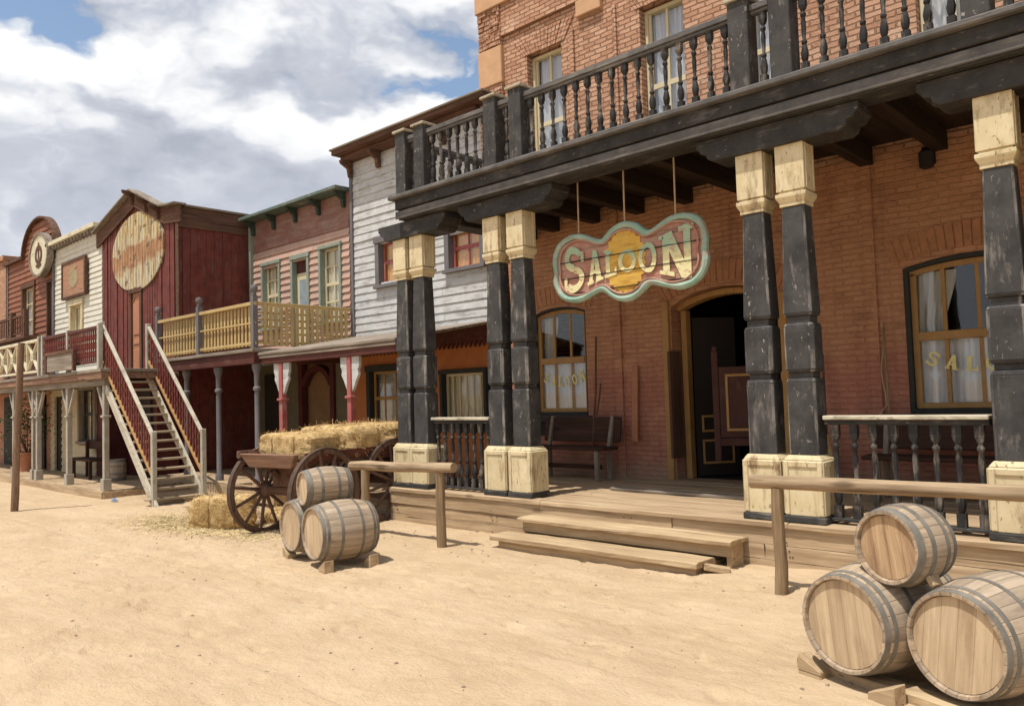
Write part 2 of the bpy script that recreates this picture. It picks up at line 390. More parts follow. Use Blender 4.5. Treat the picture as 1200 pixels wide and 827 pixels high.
def letter_mat():
    t = NT('two_tone_letter_paint'); v, raw = t.coords(False)
    sp = t.n('ShaderNodeSeparateXYZ'); t.t.links.new(raw, sp.inputs[0])
    w = t.noise(v, 9, 5, .65)
    zz = t.math('ADD', sp.outputs[2], t.math('MULTIPLY', t.math('SUBTRACT', w, .5), .22))
    col = t.mix(t.ramp(t.math('ADD', t.math('MULTIPLY', zz, 2.0), .5), [(.48, 0.0), (.66, 1.0)]), (.72,.66,.36), (.34,.46,.31))
    wear = t.ramp(t.noise(t.scale(v, (14, 9, 26)), 1.0, 7, .7), [(.54, 0.0), (.62, .75)])
    col = t.mix(wear, col, (.46,.25,.17))
    return t.out(col, .8, w, .3, .006, spec=.15)
M['creamletter'] = letter_mat()
M['mint'] = wood('mint_border_paint', (.50,.40,.32), (.28,.2,.14), 'x', paint=(.20,.38,.28), paint2=(.42,.49,.39), wear=.43, soft=.06, fine=1.5)
M['signred'] = wood('sign_red_paint', (.50,.33,.25), (.3,.16,.11), 'x', paint=(.44,.17,.11), paint2=(.50,.31,.24), wear=.46, soft=.10, fine=1.3, plank=('z', .21))
M['signgold'] = wood('sign_gold_paint', (.55,.28,.06), (.3,.14,.03), 'x', paint=(.70,.47,.10), paint2=(.64,.36,.05), wear=.43, soft=.12, fine=1.6)
M['leaf'] = plain('dusty_leaf', (.06,.10,.03), .6, 0, .5, 12)
M['litter'] = plain('blue_litter', (.10,.22,.42), .5)
def curtain_mat(name, c, tr=.35):
    t = NT(name); v, _ = t.coords()
    n = t.noise(t.scale(v, (30, 30, 2)), 1.0, 3, .5)
    col = t.mix(t.ramp(n, [(.3, 0.0), (.7, 1.0)]), tuple(x*.78 for x in c), c)
    d = t.n('ShaderNodeBsdfDiffuse', Color=col); tl = t.n('ShaderNodeBsdfTranslucent', Color=col)
    mx = t.n('ShaderNodeMixShader', Fac_=tr); mx.inputs[0].default_value = tr
    t.t.links.new(d.outputs[0], mx.inputs[1]); t.t.links.new(tl.outputs[0], mx.inputs[2])
    o = t.n('ShaderNodeOutputMaterial'); t.t.links.new(mx.outputs[0], o.inputs[0]); return t.m
M['curtain'] = curtain_mat('white_curtain', (.86,.83,.76), .2)
M['lace'] = curtain_mat('lace_curtain', (.88,.88,.90), .2)
M['orangecurtain'] = curtain_mat('amber_curtain', (.90,.50,.18), .15)
M['creamcurtain'] = curtain_mat('cream_blind', (.82,.74,.54), .15)
def glass_mat():
    t = NT('old_window_glass')
    tr = t.n('ShaderNodeBsdfTransparent', Color=(.985,.99,.985)); g = t.n('ShaderNodeBsdfGlossy', Color=(1,1,1), Roughness=.03)
    tc, _ = t.coords(False)
    b = t.n('ShaderNodeBump', Strength=.06, Distance=.02, Height=t.noise(tc, 3.0, 2, .5)); t.t.links.new(b.outputs[0], g.inputs['Normal'])
    lw = t.n('ShaderNodeLayerWeight', Blend=.5).outputs['Facing']
    fac = t.math('ADD', t.math('MULTIPLY', t.math('POWER', lw, 4.0), .7), .045, clamp=True)
    mx = t.n('ShaderNodeMixShader'); t.t.links.new(fac, mx.inputs[0])
    t.t.links.new(tr.outputs[0], mx.inputs[1]); t.t.links.new(g.outputs[0], mx.inputs[2])
    o = t.n('ShaderNodeOutputMaterial'); t.t.links.new(mx.outputs[0], o.inputs[0]); return t.m
M['glass'] = glass_mat()
def stave_mat(name, light, dark, nst=26):
    t = NT(name); v, raw = t.coords()
    sp = t.n('ShaderNodeSeparateXYZ'); t.t.links.new(raw, sp.inputs[0])
    a = t.math('ARCTAN2', sp.outputs[1], sp.outputs[0])
    q = t.math('MULTIPLY', t.math('ADD', a, PI), nst/(2*PI))
    fl = t.math('FLOOR', q); fr = t.math('FRACT', q)
    wn = t.n('ShaderNodeTexWhiteNoise', _noise_dimensions='1D')
    oi = t.n('ShaderNodeObjectInfo').outputs['Random']
    t.t.links.new(t.math('ADD', fl, t.math('MULTIPLY', oi, 91.0)), wn.inputs['W'])
    g = t.noise(t.scale(v, (26, 26, 1.6)), 1.0, 6, .65, .3)
    col = t.ramp(g, [(.3, dark), (.62, light)])
    col = t.mix(1.0, col, t.ramp(wn.outputs['Value'], [(0, (.66,.64,.62)), (1, (1.1,1.08,1.05))]), 'MULTIPLY')
    grey = t.ramp(t.noise(v, 3.2, 4, .6), [(.40, .45), (.60, 0.0)])
    col = t.mix(grey, col, (.30,.25,.195))
    e = t.math('MINIMUM', fr, t.math('SUBTRACT', 1.0, fr))
    gap = t.ramp(e, [(0, 0.0), (.05, 1.0)])
    col = t.mix(1.0, col, t.ramp(gap, [(0, .62), (1, 1.0)]), 'MULTIPLY')
    return t.out(col, .75, t.math('ADD', t.math('MULTIPLY', g, .4), gap), .5, .008)
M['stave'] = stave_mat('oak_staves', (.52,.405,.28), (.25,.175,.11))
def head_mat(name, light, dark, stain):
    t = NT(name); v, raw = t.coords()
    sp = t.n('ShaderNodeSeparateXYZ'); t.t.links.new(raw, sp.inputs[0])
    q = t.math('DIVIDE', sp.outputs[0], .085)
    fl = t.math('FLOOR', q); fr = t.math('FRACT', q)
    wn = t.n('ShaderNodeTexWhiteNoise', _noise_dimensions='1D')
    oi = t.n('ShaderNodeObjectInfo').outputs['Random']
    t.t.links.new(t.math('ADD', fl, t.math('MULTIPLY', oi, 57.0)), wn.inputs['W'])
    g = t.noise(t.scale(v, (30, 2.0, 4)), 1.0, 6, .65, .4)
    col = t.ramp(g, [(.28, dark), (.64, light)])
    col = t.mix(1.0, col, t.ramp(wn.outputs['Value'], [(0, (.84,.81,.77)), (1, (1.06,1.05,1.02))]), 'MULTIPLY')
    s = t.ramp(t.noise(t.scale(v, (7, 2, 2)), 1.0, 5, .65), [(.50, 0.0), (.68, .55)])
    col = t.mix(s, col, stain)
    e = t.math('MINIMUM', fr, t.math('SUBTRACT', 1.0, fr))
    gap = t.ramp(e, [(0, 0.0), (.025, 1.0)])
    col = t.mix(1.0, col, t.ramp(gap, [(0, .70), (1, 1.0)]), 'MULTIPLY')
    return t.out(col, .7, t.math('ADD', t.math('MULTIPLY', g, .4), gap), .4, .006)
M['head'] = head_mat('oak_head', (.60,.46,.30), (.40,.285,.17), (.27,.18,.11))
M['headdark'] = head_mat('oak_head_stained', (.52,.36,.21), (.28,.16,.085), (.17,.09,.045))
def hay_mat():
    t = NT('hay'); v, raw = t.coords()
    g = t.noise(t.scale(v, (8, 60, 60)), 1.0, 6, .75, 1.6)
    g2 = t.noise(v, 9, 5, .7)
    col = t.ramp(t.math('ADD', t.math('MULTIPLY', g, .6), t.math('MULTIPLY', g2, .4)), [(.34, (.20,.11,.04)), (.46, (.56,.36,.14)), (.58, (.84,.61,.30))])
    return t.out(col, .85, g, .9, .03)
M['hay'] = hay_mat()
M['twine'] = plain('baling_twine', (.30,.17,.06), .8)
M['straw'] = plain('loose_straw', (.78,.60,.31), .8, 0, .45, 20)
def sand_mat():
    t = NT('sand'); tc, _ = t.coords(False)
    b1 = t.noise(tc, .35, 5, .6); b2 = t.noise(tc, 2.2, 6, .65); b3 = t.noise(tc, 60, 5, .7)
    col = t.ramp(b1, [(.3, (.475,.345,.21)), (.7, (.555,.41,.255))])
    col = t.mix(t.ramp(b2, [(.36, .5), (.6, 0.0)]), col, (.40,.28,.165))
    col = t.mix(t.ramp(b3, [(.30, .5), (.55, 0.0)]), col, (.34,.24,.145))
    vo = t.n('ShaderNodeTexVoronoi', Scale=26.0, Randomness=1.0); t.t.links.new(tc, vo.inputs['Vector'])
    peb = t.ramp(vo.outputs['Distance'], [(.06, 1.0), (.11, 0.0)])
    keep = t.ramp(t.noise(tc, 7, 2, .5), [(.56, 0.0), (.62, 1.0)])
    col = t.mix(t.math('MULTIPLY', t.math('MULTIPLY', peb, keep), .55), col, (.27,.19,.115))
    col = t.mix(t.ramp(t.noise(t.scale(tc, (.5, 1.6, 1)), 1.0, 6, .7), [(.44, .0), (.62, .45)]), col, (.585,.445,.29))
    ripl = t.noise(t.scale(tc, (5.0, 9.0, 1)), 1.0, 6, .68, .6)
    h = t.math('ADD', t.math('ADD', t.math('MULTIPLY', ripl, 1.0), t.math('MULTIPLY', b3, .22)), t.math('MULTIPLY', t.noise(tc, 16, 4, .6), .45))
    return t.out(col, .95, h, .6, .05, spec=.1)
M['sand'] = sand_mat()
# ------------------------------------------------------------------ ground
PRINTS = {}
rnd = random.Random(17)
def add_print(x, y, a, dp, ln, wd):
    it = (x, y, math.cos(a), math.sin(a), dp, ln, wd)
    for i in range(int((x-.3)//.4), int((x+.3)//.4)+1):
        for j in range(int((y-.3)//.4), int((y+.3)//.4)+1): PRINTS.setdefault((i, j), []).append(it)
for k in range(46):                                # trails of shoe prints across the street
    x, y, a = rnd.uniform(-12, 1), rnd.uniform(1.0, 6.0), rnd.uniform(0, 2*PI)
    for q in range(rnd.randint(5, 16)):
        s = 1 if q % 2 else -1
        add_print(x-math.sin(a)*.09*s, y+math.cos(a)*.09*s, a+rnd.uniform(-.2, .2), rnd.uniform(.012, .026), rnd.uniform(.12, .15), rnd.uniform(.045, .06))
        x += math.cos(a)*.62; y += math.sin(a)*.62; a += rnd.uniform(-.12, .12)
for k in range(1500): add_print(rnd.uniform(-13, 1), rnd.uniform(1.0, 6.4), rnd.uniform(0, PI), rnd.uniform(.003, .010), rnd.uniform(.05, .16), rnd.uniform(.02, .06))
def gz(x, y):
    z = 0.0
    if y > 4.6:                                   # drifted sand rises towards the boardwalk on the right
        k = min(1, max(0, (x+4.6)/2.5)); k = k*k*(3-2*k); s = min(1, (y-4.6)/1.6); z += .075*k*s*s*(3-2*s)
    dd = math.hypot((x+9.5)/1.9, (y-5.6)/1.25)
    if dd < 1: z -= .10*(1-dd*dd)**1.5 if dd > .45 else .10*(1-.2025)**1.5
    key = (int(x//.4), int(y//.4))
    for (fx, fy, ca, sa, dp, ln, wd) in PRINTS.get(key, ()):
        u = ((x-fx)*ca+(y-fy)*sa)/ln; w = (-(x-fx)*sa+(y-fy)*ca)/wd; q = u*u+w*w
        if q < 2.2: z += dp*(-math.exp(-q*2.2)+.55*math.exp(-(q-1.15)**2*5))
    for (ry, sl) in ((2.45, .035), (3.72, .03), (4.6, -.012)):
        q = (y-ry-sl*(x+6)-.05*math.sin(x*.8))/.055
        if abs(q) < 3: z += .010*(-math.exp(-q*q)+.5*math.exp(-(abs(q)-1.7)**2*3))*(.5+.5*mnoise.noise((x*.7, ry, 0)))
    z += .016*mnoise.noise((x*.9, y*.9, 3.1)) + .009*mnoise.noise((x*2.7, y*2.7, 7.7)) + .006*mnoise.noise((x*6.5, y*8.5, 1.7))
    return z
def axis_steps(lo, hi, step, far):
    a = []; x = lo
    while x < hi: a.append(x); x += step
    a.append(hi)
    s = step; x = lo; pre = []
    while x > -far: s *= 1.35; x -= s; pre.append(x)
    s = step; x = hi; post = []
    while x < far: s *= 1.35; x += s; post.append(x)
    return pre[::-1] + a + post
gx = axis_steps(-12.0, .6, .032, 1500.0); gy = axis_steps(1.6, 6.7, .028, 1500.0)
g = MB()
for y in gy:
    for x in gx:
        g.v.append((x, y, gz(x, y) if abs(x) < 60 and abs(y) < 60 else 0.0))
nx = len(gx)
for j in range(len(gy)-1):
    for i in range(nx-1):
        g.f.append((j*nx+i, j*nx+i+1, (j+1)*nx+i+1, (j+1)*nx+i))
struct('ground', g, M['sand'], smooth=True)
m = MB(); rnd = random.Random(23)
for k in range(520):
    x = rnd.uniform(-13, .8); y = rnd.uniform(1.4, 6.3) if k % 3 else rnd.uniform(5.4, 6.5); r = rnd.choice((.004, .006, .007, .009, .014)); z = gz(x, y)
    bm_ = [(math.cos(a)*r*rnd.uniform(.7, 1.3), math.sin(a)*r*rnd.uniform(.7, 1.3)) for a in [i*PI/3 for i in range(6)]]
    vs = [(x+p, y+q, z-.003) for p, q in bm_]+[(x+p*.6, y+q*.6, z+r*.55) for p, q in bm_]
    m.add(vs, [(i, (i+1)%6, 6+(i+1)%6, 6+i) for i in range(6)]+[tuple(range(6, 12))])
tag(obj('pebbles', mesh_of(m), plain('pebbles', (.36,.27,.18), .9, 0, .5, 30)), 'small scattered stones on the sand of the street', 'pebbles', None, 'stuff')

# ------------------------------------------------------------------ lettering
def strokes(ch):
    """convex pieces of a slab-serif capital in a unit box"""
    P = []
    def rect(a, b, c, d): P.append([(a,c),(b,c),(b,d),(a,d)])
    def arc(cx, cy, rx, ry, a0, a1, t, n=14):
        for k in range(n):
            u = R_(a0+(a1-a0)*k/n); w = R_(a0+(a1-a0)*(k+1)/n)
            P.append([(cx+rx*math.cos(u), cy+ry*math.sin(u)), (cx+rx*math.cos(w), cy+ry*math.sin(w)),
                      (cx+(rx-t)*math.cos(w), cy+(ry-t*.8)*math.sin(w)), (cx+(rx-t)*math.cos(u), cy+(ry-t*.8)*math.sin(u))])
    if ch == 'S':
        arc(.5,.725,.40,.275, 25, 270, .2); arc(.5,.285,.42,.285, 90, -155, .2)
        rect(.80,.92,.66,.92); rect(.07,.19,.08,.34)
    elif ch == 'A':
        P += [[(.06,0),(.28,0),(.58,1),(.40,1)], [(.58,0),(.90,0),(.62,1),(.40,1)]]
        rect(.25,.68,.28,.40); rect(0,.38,0,.10); rect(.54,1,0,.10)
    elif ch == 'L':
        rect(.16,.46,0,1); rect(.03,.60,.90,1); rect(.05,.92,0,.13); rect(.80,.94,0,.34)
    elif ch == 'O':
        arc(.5,.5,.48,.5, 0, 360, .21, 22)
    elif ch == 'N':
        rect(.10,.29,0,1); rect(.71,.90,0,1); P.append([(.10,1),(.38,1),(.90,0),(.62,0)])
        rect(0,.42,0,.10); rect(.58,1,.90,1); rect(0,.34,.90,1)
    return P
def letter(mb, ch, fmap, depth):
    for k, p in enumerate(strokes(ch)):
        mb.prism(p, fmap, depth+.0007*(k % 5))

# ------------------------------------------------------------------ generic building pieces
def clapboard(mb, x0, x1, z0, z1, y, h, openings=(), top=None, lap=.035):
    """lapped horizontal boards facing -Y; openings (x0,x1,z0,z1); top(z)->(xa,xb) trims rows"""
    n = max(1, round((z1-z0)/h)); h = (z1-z0)/n
    for i in range(n):
        a = z0+i*h; b = a+h; m = (a+b)/2
        ivs = [(x0, x1)]
        if top: ivs = [top(m)]
        for (ox0, ox1, oz0, oz1) in openings:
            ox0 -= .035; ox1 += .035
            if oz0 < m < oz1:
                nv = []
                for (p, q) in ivs:
                    if ox0 > p: nv.append((p, min(q, ox0)))
                    if ox1 < q: nv.append((max(p, ox1), q))
                ivs = [v for v in nv if v[1]-v[0] > .01]
        for (p, q) in ivs:
            cuts = [p]
            while q-cuts[-1] > 3.2: cuts.append(cuts[-1]+random.uniform(1.6, 2.8))
            cuts.append(q)
            for c, d in zip(cuts, cuts[1:]):
                d2 = d-(.004 if d < q else 0); s = random.uniform(-.004, .004)
                ya = y-lap+s
                mb.add([(c,ya,a+s),(d2,ya,a-s*.5),(d2,y+.03,a),(c,y+.03,a),(c,y-.006,b),(d2,y-.006,b),(d2,y+.03,b),(c,y+.03,b)],
                       [(0,3,2,1),(4,5,6,7),(0,1,5,4),(1,2,6,5),(2,3,7,6),(3,0,4,7)])
def sash_window(parent, x0, x1, z0, z1, y, mat, glassmat=None, nx=2, nz=2, fr=.07, curtain=None, depth=.05, trim=None, trimmat=None, recess=.06, curtain_half=False):
    """y is the wall face; frame proud of it, sash set back"""
    t = trim if trim is not None else .09
    f = MB()
    f.box(x0-t, x0, y-depth, y+.10, z0-t*.6, z1); f.box(x1, x1+t, y-depth, y+.10, z0-t*.6, z1)
    f.box(x0-t*1.25, x1+t*1.25, y-depth-.012, y+.10, z1+.001, z1+t*1.15); f.box(x0-t*1.2, x1+t*1.2, y-depth-.04, y+.10, z0-t*.62-.06, z0-t*.62)
    w = part('window', f, trimmat or mat, parent, bevel=.004)
    s = MB(); b = fr*.6; ys = y+recess
    s.box(x0, x0+b, ys, ys+.035, z0-t*.6, z1); s.box(x1-b, x1, ys, ys+.035, z0-t*.6, z1)
    s.box(x0+b, x1-b, ys+.002, ys+.033, z1-b, z1); s.box(x0+b, x1-b, ys+.002, ys+.033, z0-t*.6, z0-t*.6+b)
    for i in range(1, nx):
        xx = x0+(x1-x0)*i/nx; s.box(xx-.016, xx+.016, ys+.004, ys+.03, z0-t*.6+b, z1-b)
    for i in range(1, nz):
        zz = z0+(z1-z0)*i/nz; hh = .032 if i == nz/2 else .016
        s.box(x0+b, x1-b, ys+.006, ys+.031, zz-hh, zz+hh)
    part('sash', s, mat, w, bevel=.003)
    p = MB(); p.box(x0+.01, x1-.01, ys+.012, ys+.018, z0-.03, z1-.01); part('pane', p, glassmat or M['glass'], w)
    if curtain:
        c = MB(); curtain_sheet(c, x0+.012, x1-.012, ys+.052, z0-.06, z1-.02, .010); part('curtain', c, curtain, w, smooth=True)
    return w
def curtain_sheet(mb, x0, x1, y, z0, z1, amp=.016, waves=None, pinch=0):
    n = max(16, int((x1-x0)*60)); waves = waves or (x1-x0)*9
    vs = []; fs = []
    rows = 7
    for j in range(rows):
        v = j/(rows-1); z = z0+(z1-z0)*v
        for i in range(n+1):
            u = i/n; x = x0+(x1-x0)*u
            if pinch: x = x0+(x-x0)*(1-pinch*math.sin(v*PI*.5)*0 - pinch*(1-abs(2*v-.9))*.5)
            vs.append((x, y+amp*math.sin(u*waves*2*PI+.6*math.sin(u*9+v)), z))
    for j in range(rows-1):
        for i in range(n): fs.append((j*(n+1)+i, j*(n+1)+i+1, (j+1)*(n+1)+i+1, (j+1)*(n+1)+i))
    mb.add(vs, fs)
def shell(parent, x0, x1, y0, y1, z0, z1, mat, roofmat, name='side_wall'):
    s = MB(); s.box(x0, x1, y0, y1, z0, z1); part(name, s, mat, parent)
    r = MB(); r.box(x0-.05, x1+.05, y0+.05, y1+.1, z1+.003, z1+.08); part('roof', r, roofmat, parent)
def turned_baluster(h, w=.062, flat=.55):
    """square-ended turned baluster, base at z=0"""
    b = MB(); k = h/.66
    b.box(-w/2, w/2, -w/2*flat*1.6, w/2*flat*1.6, 0, .09*k)
    pr = [(.018,.09),(.030,.12),(.036,.165),(.026,.22),(.016,.245),(.026,.26),(.026,.275),(.015,.29),(.021,.37),(.023,.43),(.016,.485),(.027,.50),(.027,.515),(.016,.53),(.020,.55)]
    b.lathe([(r*w/.062, z*k) for r, z in pr], n=8)
    b.add([(-w*.32,-w*.3,.55*k),(w*.32,-w*.3,.55*k),(w*.32,w*.3,.55*k),(-w*.32,w*.3,.55*k),(-w/2,-w*.44,.585*k),(w/2,-w*.44,.585*k),(w/2,w*.44,.585*k),(-w/2,w*.44,.585*k)],
          [(0,3,2,1),(4,5,6,7),(0,1,5,4),(1,2,6,5),(2,3,7,6),(3,0,4,7)])
    b.box(-w/2, w/2, -w*.44, w*.44, .586*k, h)
    return b
def tri_fill_wall(outer, holes, y, thick):
    """wall in the XZ plane with holes, front face at y"""
    bm = bmesh.new()
    def loop(pts):
        vs = [bm.verts.new((px, y, pz)) for px, pz in pts]
        for i in range(len(vs)): bm.edges.new((vs[i], vs[(i+1) % len(vs)]))
    loop(outer)
    for hpts in holes: loop(hpts)
    bmesh.ops.triangle_fill(bm, use_beauty=True, use_dissolve=False, edges=bm.edges[:])
    ext = bmesh.ops.extrude_face_region(bm, geom=bm.faces[:])
    for e in ext['geom']:
        if isinstance(e, bmesh.types.BMVert): e.co.y += thick
    bmesh.ops.recalc_face_normals(bm, faces=bm.faces)
    mb = MB(); bm.verts.index_update()
    mb.add([v.co[:] for v in bm.verts], [tuple(v.index for v in f.verts) for f in bm.faces]); bm.free()
    return mb
def arch_pts(x0, x1, z0, z1, rise, n=10):
    """opening outline with a segmental arch: springing at z1-rise"""
    pts = [(x0, z0), (x1, z0)]
    c = (x0+x1)/2; hw = (x1-x0)/2; Rr = (hw*hw+rise*rise)/(2*rise); a = math.asin(min(1, hw/Rr))
    for k in range(n+1):
        t = a-2*a*k/n; pts.append((c+Rr*math.sin(t), z1-Rr+Rr*math.cos(t)))
    return pts
def arch_band(mb, x0, x1, z1, rise, w, y0, y1, n=12, bricks=0):
    c = (x0+x1)/2; hw = (x1-x0)/2; Rr = (hw*hw+rise*rise)/(2*rise); a = math.asin(min(1, hw/Rr)); zc = z1-Rr
    m = bricks or n
    for k in range(m):
        t0 = -a+2*a*k/m; t1 = -a+2*a*(k+1)/m
        if bricks: t0 += .006*a; t1 -= .006*a
        dy = random.uniform(-.006, .006) if bricks else 0
        q = [(c+r*math.sin(t), zc+r*math.cos(t)) for r, t in ((Rr,t0),(Rr,t1),(Rr+w,t1),(Rr+w,t0))]
        mb.prism(q, lambda u, v, d: (u, y0+dy+d, v), y1-y0-dy)

# ------------------------------------------------------------------ saloon building
sal = thing('brick_saloon', 'two storey orange brick saloon with black balcony and paired black and cream pillars', 'building', (-3.5, 9.0, 0))
YB = 9.0; XL = -8.83; XR = 5.0; DZ = .43
low_win = [(-7.93, -6.93, 1.27, 2.87), (-2.66, -1.30, 1.27, 2.90), (.9, 2.26, 1.27, 2.90)]
up_win = [(-7.88, -7.2), (-5.82, -5.15), (-4.32, -3.66), (-2.38, -1.72), (.3, .96)]
door = (-5.52, -4.06, DZ, 2.88)
lower_holes = [arch_pts(a, b, c, d, .09) for a, b, c, d in low_win] + [arch_pts(*door, .2)]
wl = tri_fill_wall([(XL, DZ-.5), (XR, DZ-.5), (XR, 4.1), (XL, 4.1)], lower_holes, YB, .34)
part('lower_wall', wl, M['bricklow'], sal)
upper_holes = [[(a,4.62),(b,4.62),(b,6.82),(a,6.82)] for a, b in up_win]
wu = tri_fill_wall([(XL, 4.1), (XR, 4.1), (XR, 9.2), (XL, 9.2)], upper_holes, YB, .34)
part('upper_wall', wu, M['brick'], sal)
sw = MB(); sw.box(XL, XL+.3, YB+.342, 17, 0, 9.2); sw.box(XR-.3, XR, YB+.342, 17, 0, 9.2); sw.box(XL, XR, 17.002, 17.3, 0, 9.2)
part('side_wall', sw, M['brick'], sal)
rf = MB(); rf.box(XL-.05, XR+.05, YB-.05, 17.35, 9.203, 9.35); part('roof', rf, M['roofgrey'], sal)
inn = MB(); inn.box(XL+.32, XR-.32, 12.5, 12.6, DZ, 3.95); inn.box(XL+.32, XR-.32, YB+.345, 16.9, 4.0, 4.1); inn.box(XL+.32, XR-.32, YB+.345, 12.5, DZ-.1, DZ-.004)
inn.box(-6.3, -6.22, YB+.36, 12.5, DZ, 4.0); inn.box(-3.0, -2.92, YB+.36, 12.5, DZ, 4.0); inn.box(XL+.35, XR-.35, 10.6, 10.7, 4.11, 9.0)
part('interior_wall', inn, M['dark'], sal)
# raised brickwork: corner pier, frieze, strips
rb = MB()
rb.box(XL-.03, XL+.46, YB-.05, YB, 5.2, 6.52); rb.box(XL-.03, XL+.46, YB-.05, YB, 7.13, 7.76)
rb.box(XL+.461, XR, YB-.05, YB, 7.26, 7.76)
rb.box(XL-.03, XL+.46, YB-.05, YB, 4.1, 5.199)
z = 7.14
part('brick_frieze', rb, M['brick'], sal, bevel=.006)
for zs_ in ([5.3+i*.078 for i in range(15)], [7.14+i*.078 for i in range(8)]):
  rough = MB()
  for zc in zs_:
    x = XL-.03
    while x < XL+.44:
        w_ = random.uniform(.10, .22); rough.box(x, min(x+w_-.012, XL+.455), YB-.05-random.uniform(.008, .04), YB-.045, zc, zc+.066); x += w_
  part('rough_pier_brick', rough, M['brick'], sal, bevel=.006)
for q_ in ((XL-.045, XL+.47, YB-.075, YB+.3, 6.525, 7.125), (XL-.07, XL+.80, YB-.10, YB+.3, 7.765, 8.15), (-6.86, -6.42, YB-.075, YB+.02, 7.02, 7.255)):
    qs = MB(); qs.box(*q_); part('quoin_stone', qs, M['stone'], sal, bevel=.012)
corn = MB(); corn.box(XL+.81, XR, YB-.09, YB+.02, 7.765, 7.95); corn.box(XL+.805, XR, YB-.16, YB+.02, 7.955, 8.1)
part('cornice', corn, M['stone'], sal, bevel=.01)
# flat brick arches over the upper windows and strips
for a, b in up_win:
    sa = MB(); n_ = 15
    for k in range(n_):
        u0 = a-.28+(b-a+.56)*k/n_; u1 = a-.28+(b-a+.56)*(k+1)/n_-.012; l0 = a-.06+(b-a+.12)*k/n_; l1 = a-.06+(b-a+.12)*(k+1)/n_-.008
        sa.prism([(l0,6.80),(l1,6.80),(u1,7.12),(u0,7.12)], lambda u, v, d: (u, YB-.008-.004*(k % 3)+d, v), .02)
    part('window_arch', sa, M['brick'], sal, bevel=.003)
for xx, hw_, za, zb in ((-6.36, .055, DZ, 4.1), (-2.98, .055, DZ, 4.1), (-6.98, .035, 4.4, 6.9), (-6.22, .028, 4.4, 6.99)):
    st = MB(); st.box(xx-hw_, xx+hw_, YB-.035, YB+.01, za, zb); part('wall_strip', st, M['bricklow'] if zb < 5 else M['brick'], sal, bevel=.004)
for (a, b, c, d, ri) in [w_+(.11,) for w_ in low_win]+[door+(.22,)]:
    ab = MB(); arch_band(ab, a-.10, b+.10, d+.06, ri, .27, YB-.012, YB+.01, bricks=int((b-a)*15)); part('brick_arch', ab, M['archbrick'], sal, bevel=.003)
# lower windows
def saloon_window(x0, x1, z0, z1, first):
    rise = .09; f = MB(); y = YB+.07
    e_ = .03 if x1-x0 < 1.1 else .045
    f.box(x0, x0+e_, YB+.01, YB+.2, z0, z1-rise); f.box(x1-e_, x1, YB+.01, YB+.2, z0, z1-rise); f.box(x0+e_+.001, x1-e_-.001, YB-.0, YB+.2, z0, z0+.05)
    arch_band(f, x0+e_, x1-e_, z1-e_-.003, rise-.01, e_, YB+.01, YB+.2)
    w = part('window', f, M['green_dk'], sal, bevel=.004)
    a = x0+e_+.001; b = x1-e_-.001; zm = 2.08; s = MB(); t_ = .06
    s.box(a, a+t_, y, y+.05, z0+.051, z1-rise-.06); s.box(b-t_, b, y, y+.05, z0+.051, z1-rise-.06)
    arch_band(s, a, b, z1-e_-.066, rise-.02, .06, y, y+.05)
    s.box(a+t_, b-t_, y-.012, y+.055, zm-.045, zm+.045); s.box(a+t_, b-t_, y+.002, y+.048, z0+.052, z0+.11)
    np_ = 4 if b-a > 1.1 else 3
    for k in range(1, np_):
        xx = a+(b-a)*k/np_; s.box(xx-.02, xx+.02, y+.006, y+.044, zm+.045, z1-.1); s.box(xx-.02, xx+.02, y+.02, y+.06, z0+.11, zm-.045)
    part('sash', s, M['ochre_z'], w, bevel=.004)
    p = MB(); p.box(a, b, y+.024, y+.03, z0+.05, zm); p.box(a, b, y+.012, y+.018, zm, z1-.08); part('pane', p, M['glass'], w)
    c = MB(); curtain_sheet(c, a, b, y+.078, z0, zm, .014); part('lace_curtain', c, M['lace'], w, smooth=True)
    c = MB(); curtain_sheet(c, a, a+(b-a)*.33, y+.13, zm-.1, z1-.13, .02, 4.5)
    n0 = len(c.v)
    c.v = [(a+(x-a)*(1-.35*max(0, 1-abs(v-zm-.1)/.5)), yy, v) for x, yy, v in c.v]
    part('tied_curtain', c, M['curtain'], w, smooth=True)
    L = MB(); n = 6; cx = (a+b)/2; W_ = (b-a)*.86
    for k, ch in enumerate('SALOON'):
        u = (k-2.5)/6*W_; drop = -.10*(1-(2*u/W_)**2); lw = W_/6*.72; lh = .15
        rot = .45*(2*u/W_)
        def fm(p_, q_, d, u=u, drop=drop, rot=rot):
            xx = (p_-.5)*lw; zz = (q_-.5)*lh
            return (cx+u+xx*math.cos(rot)-zz*math.sin(rot), y+.018-d, zm-.21+drop+xx*math.sin(rot)+zz*math.cos(rot))
        letter(L, ch, fm, .004)
    part('lettering', L, M['goldletter'], w)
    sl = MB(); sl.box(x0-.06, x1+.06, YB-.07, YB+.06, z0-.085, z0-.003); part('sill', sl, M['green_dk'], w, bevel=.006)
for k, lw_ in enumerate(low_win): saloon_window(*lw_, k)
pb = MB(); pb.box(-7.97, -6.85, YB-.02, YB+.01, .98, 1.18); part('wall_panel', pb, M['darker'], sal)
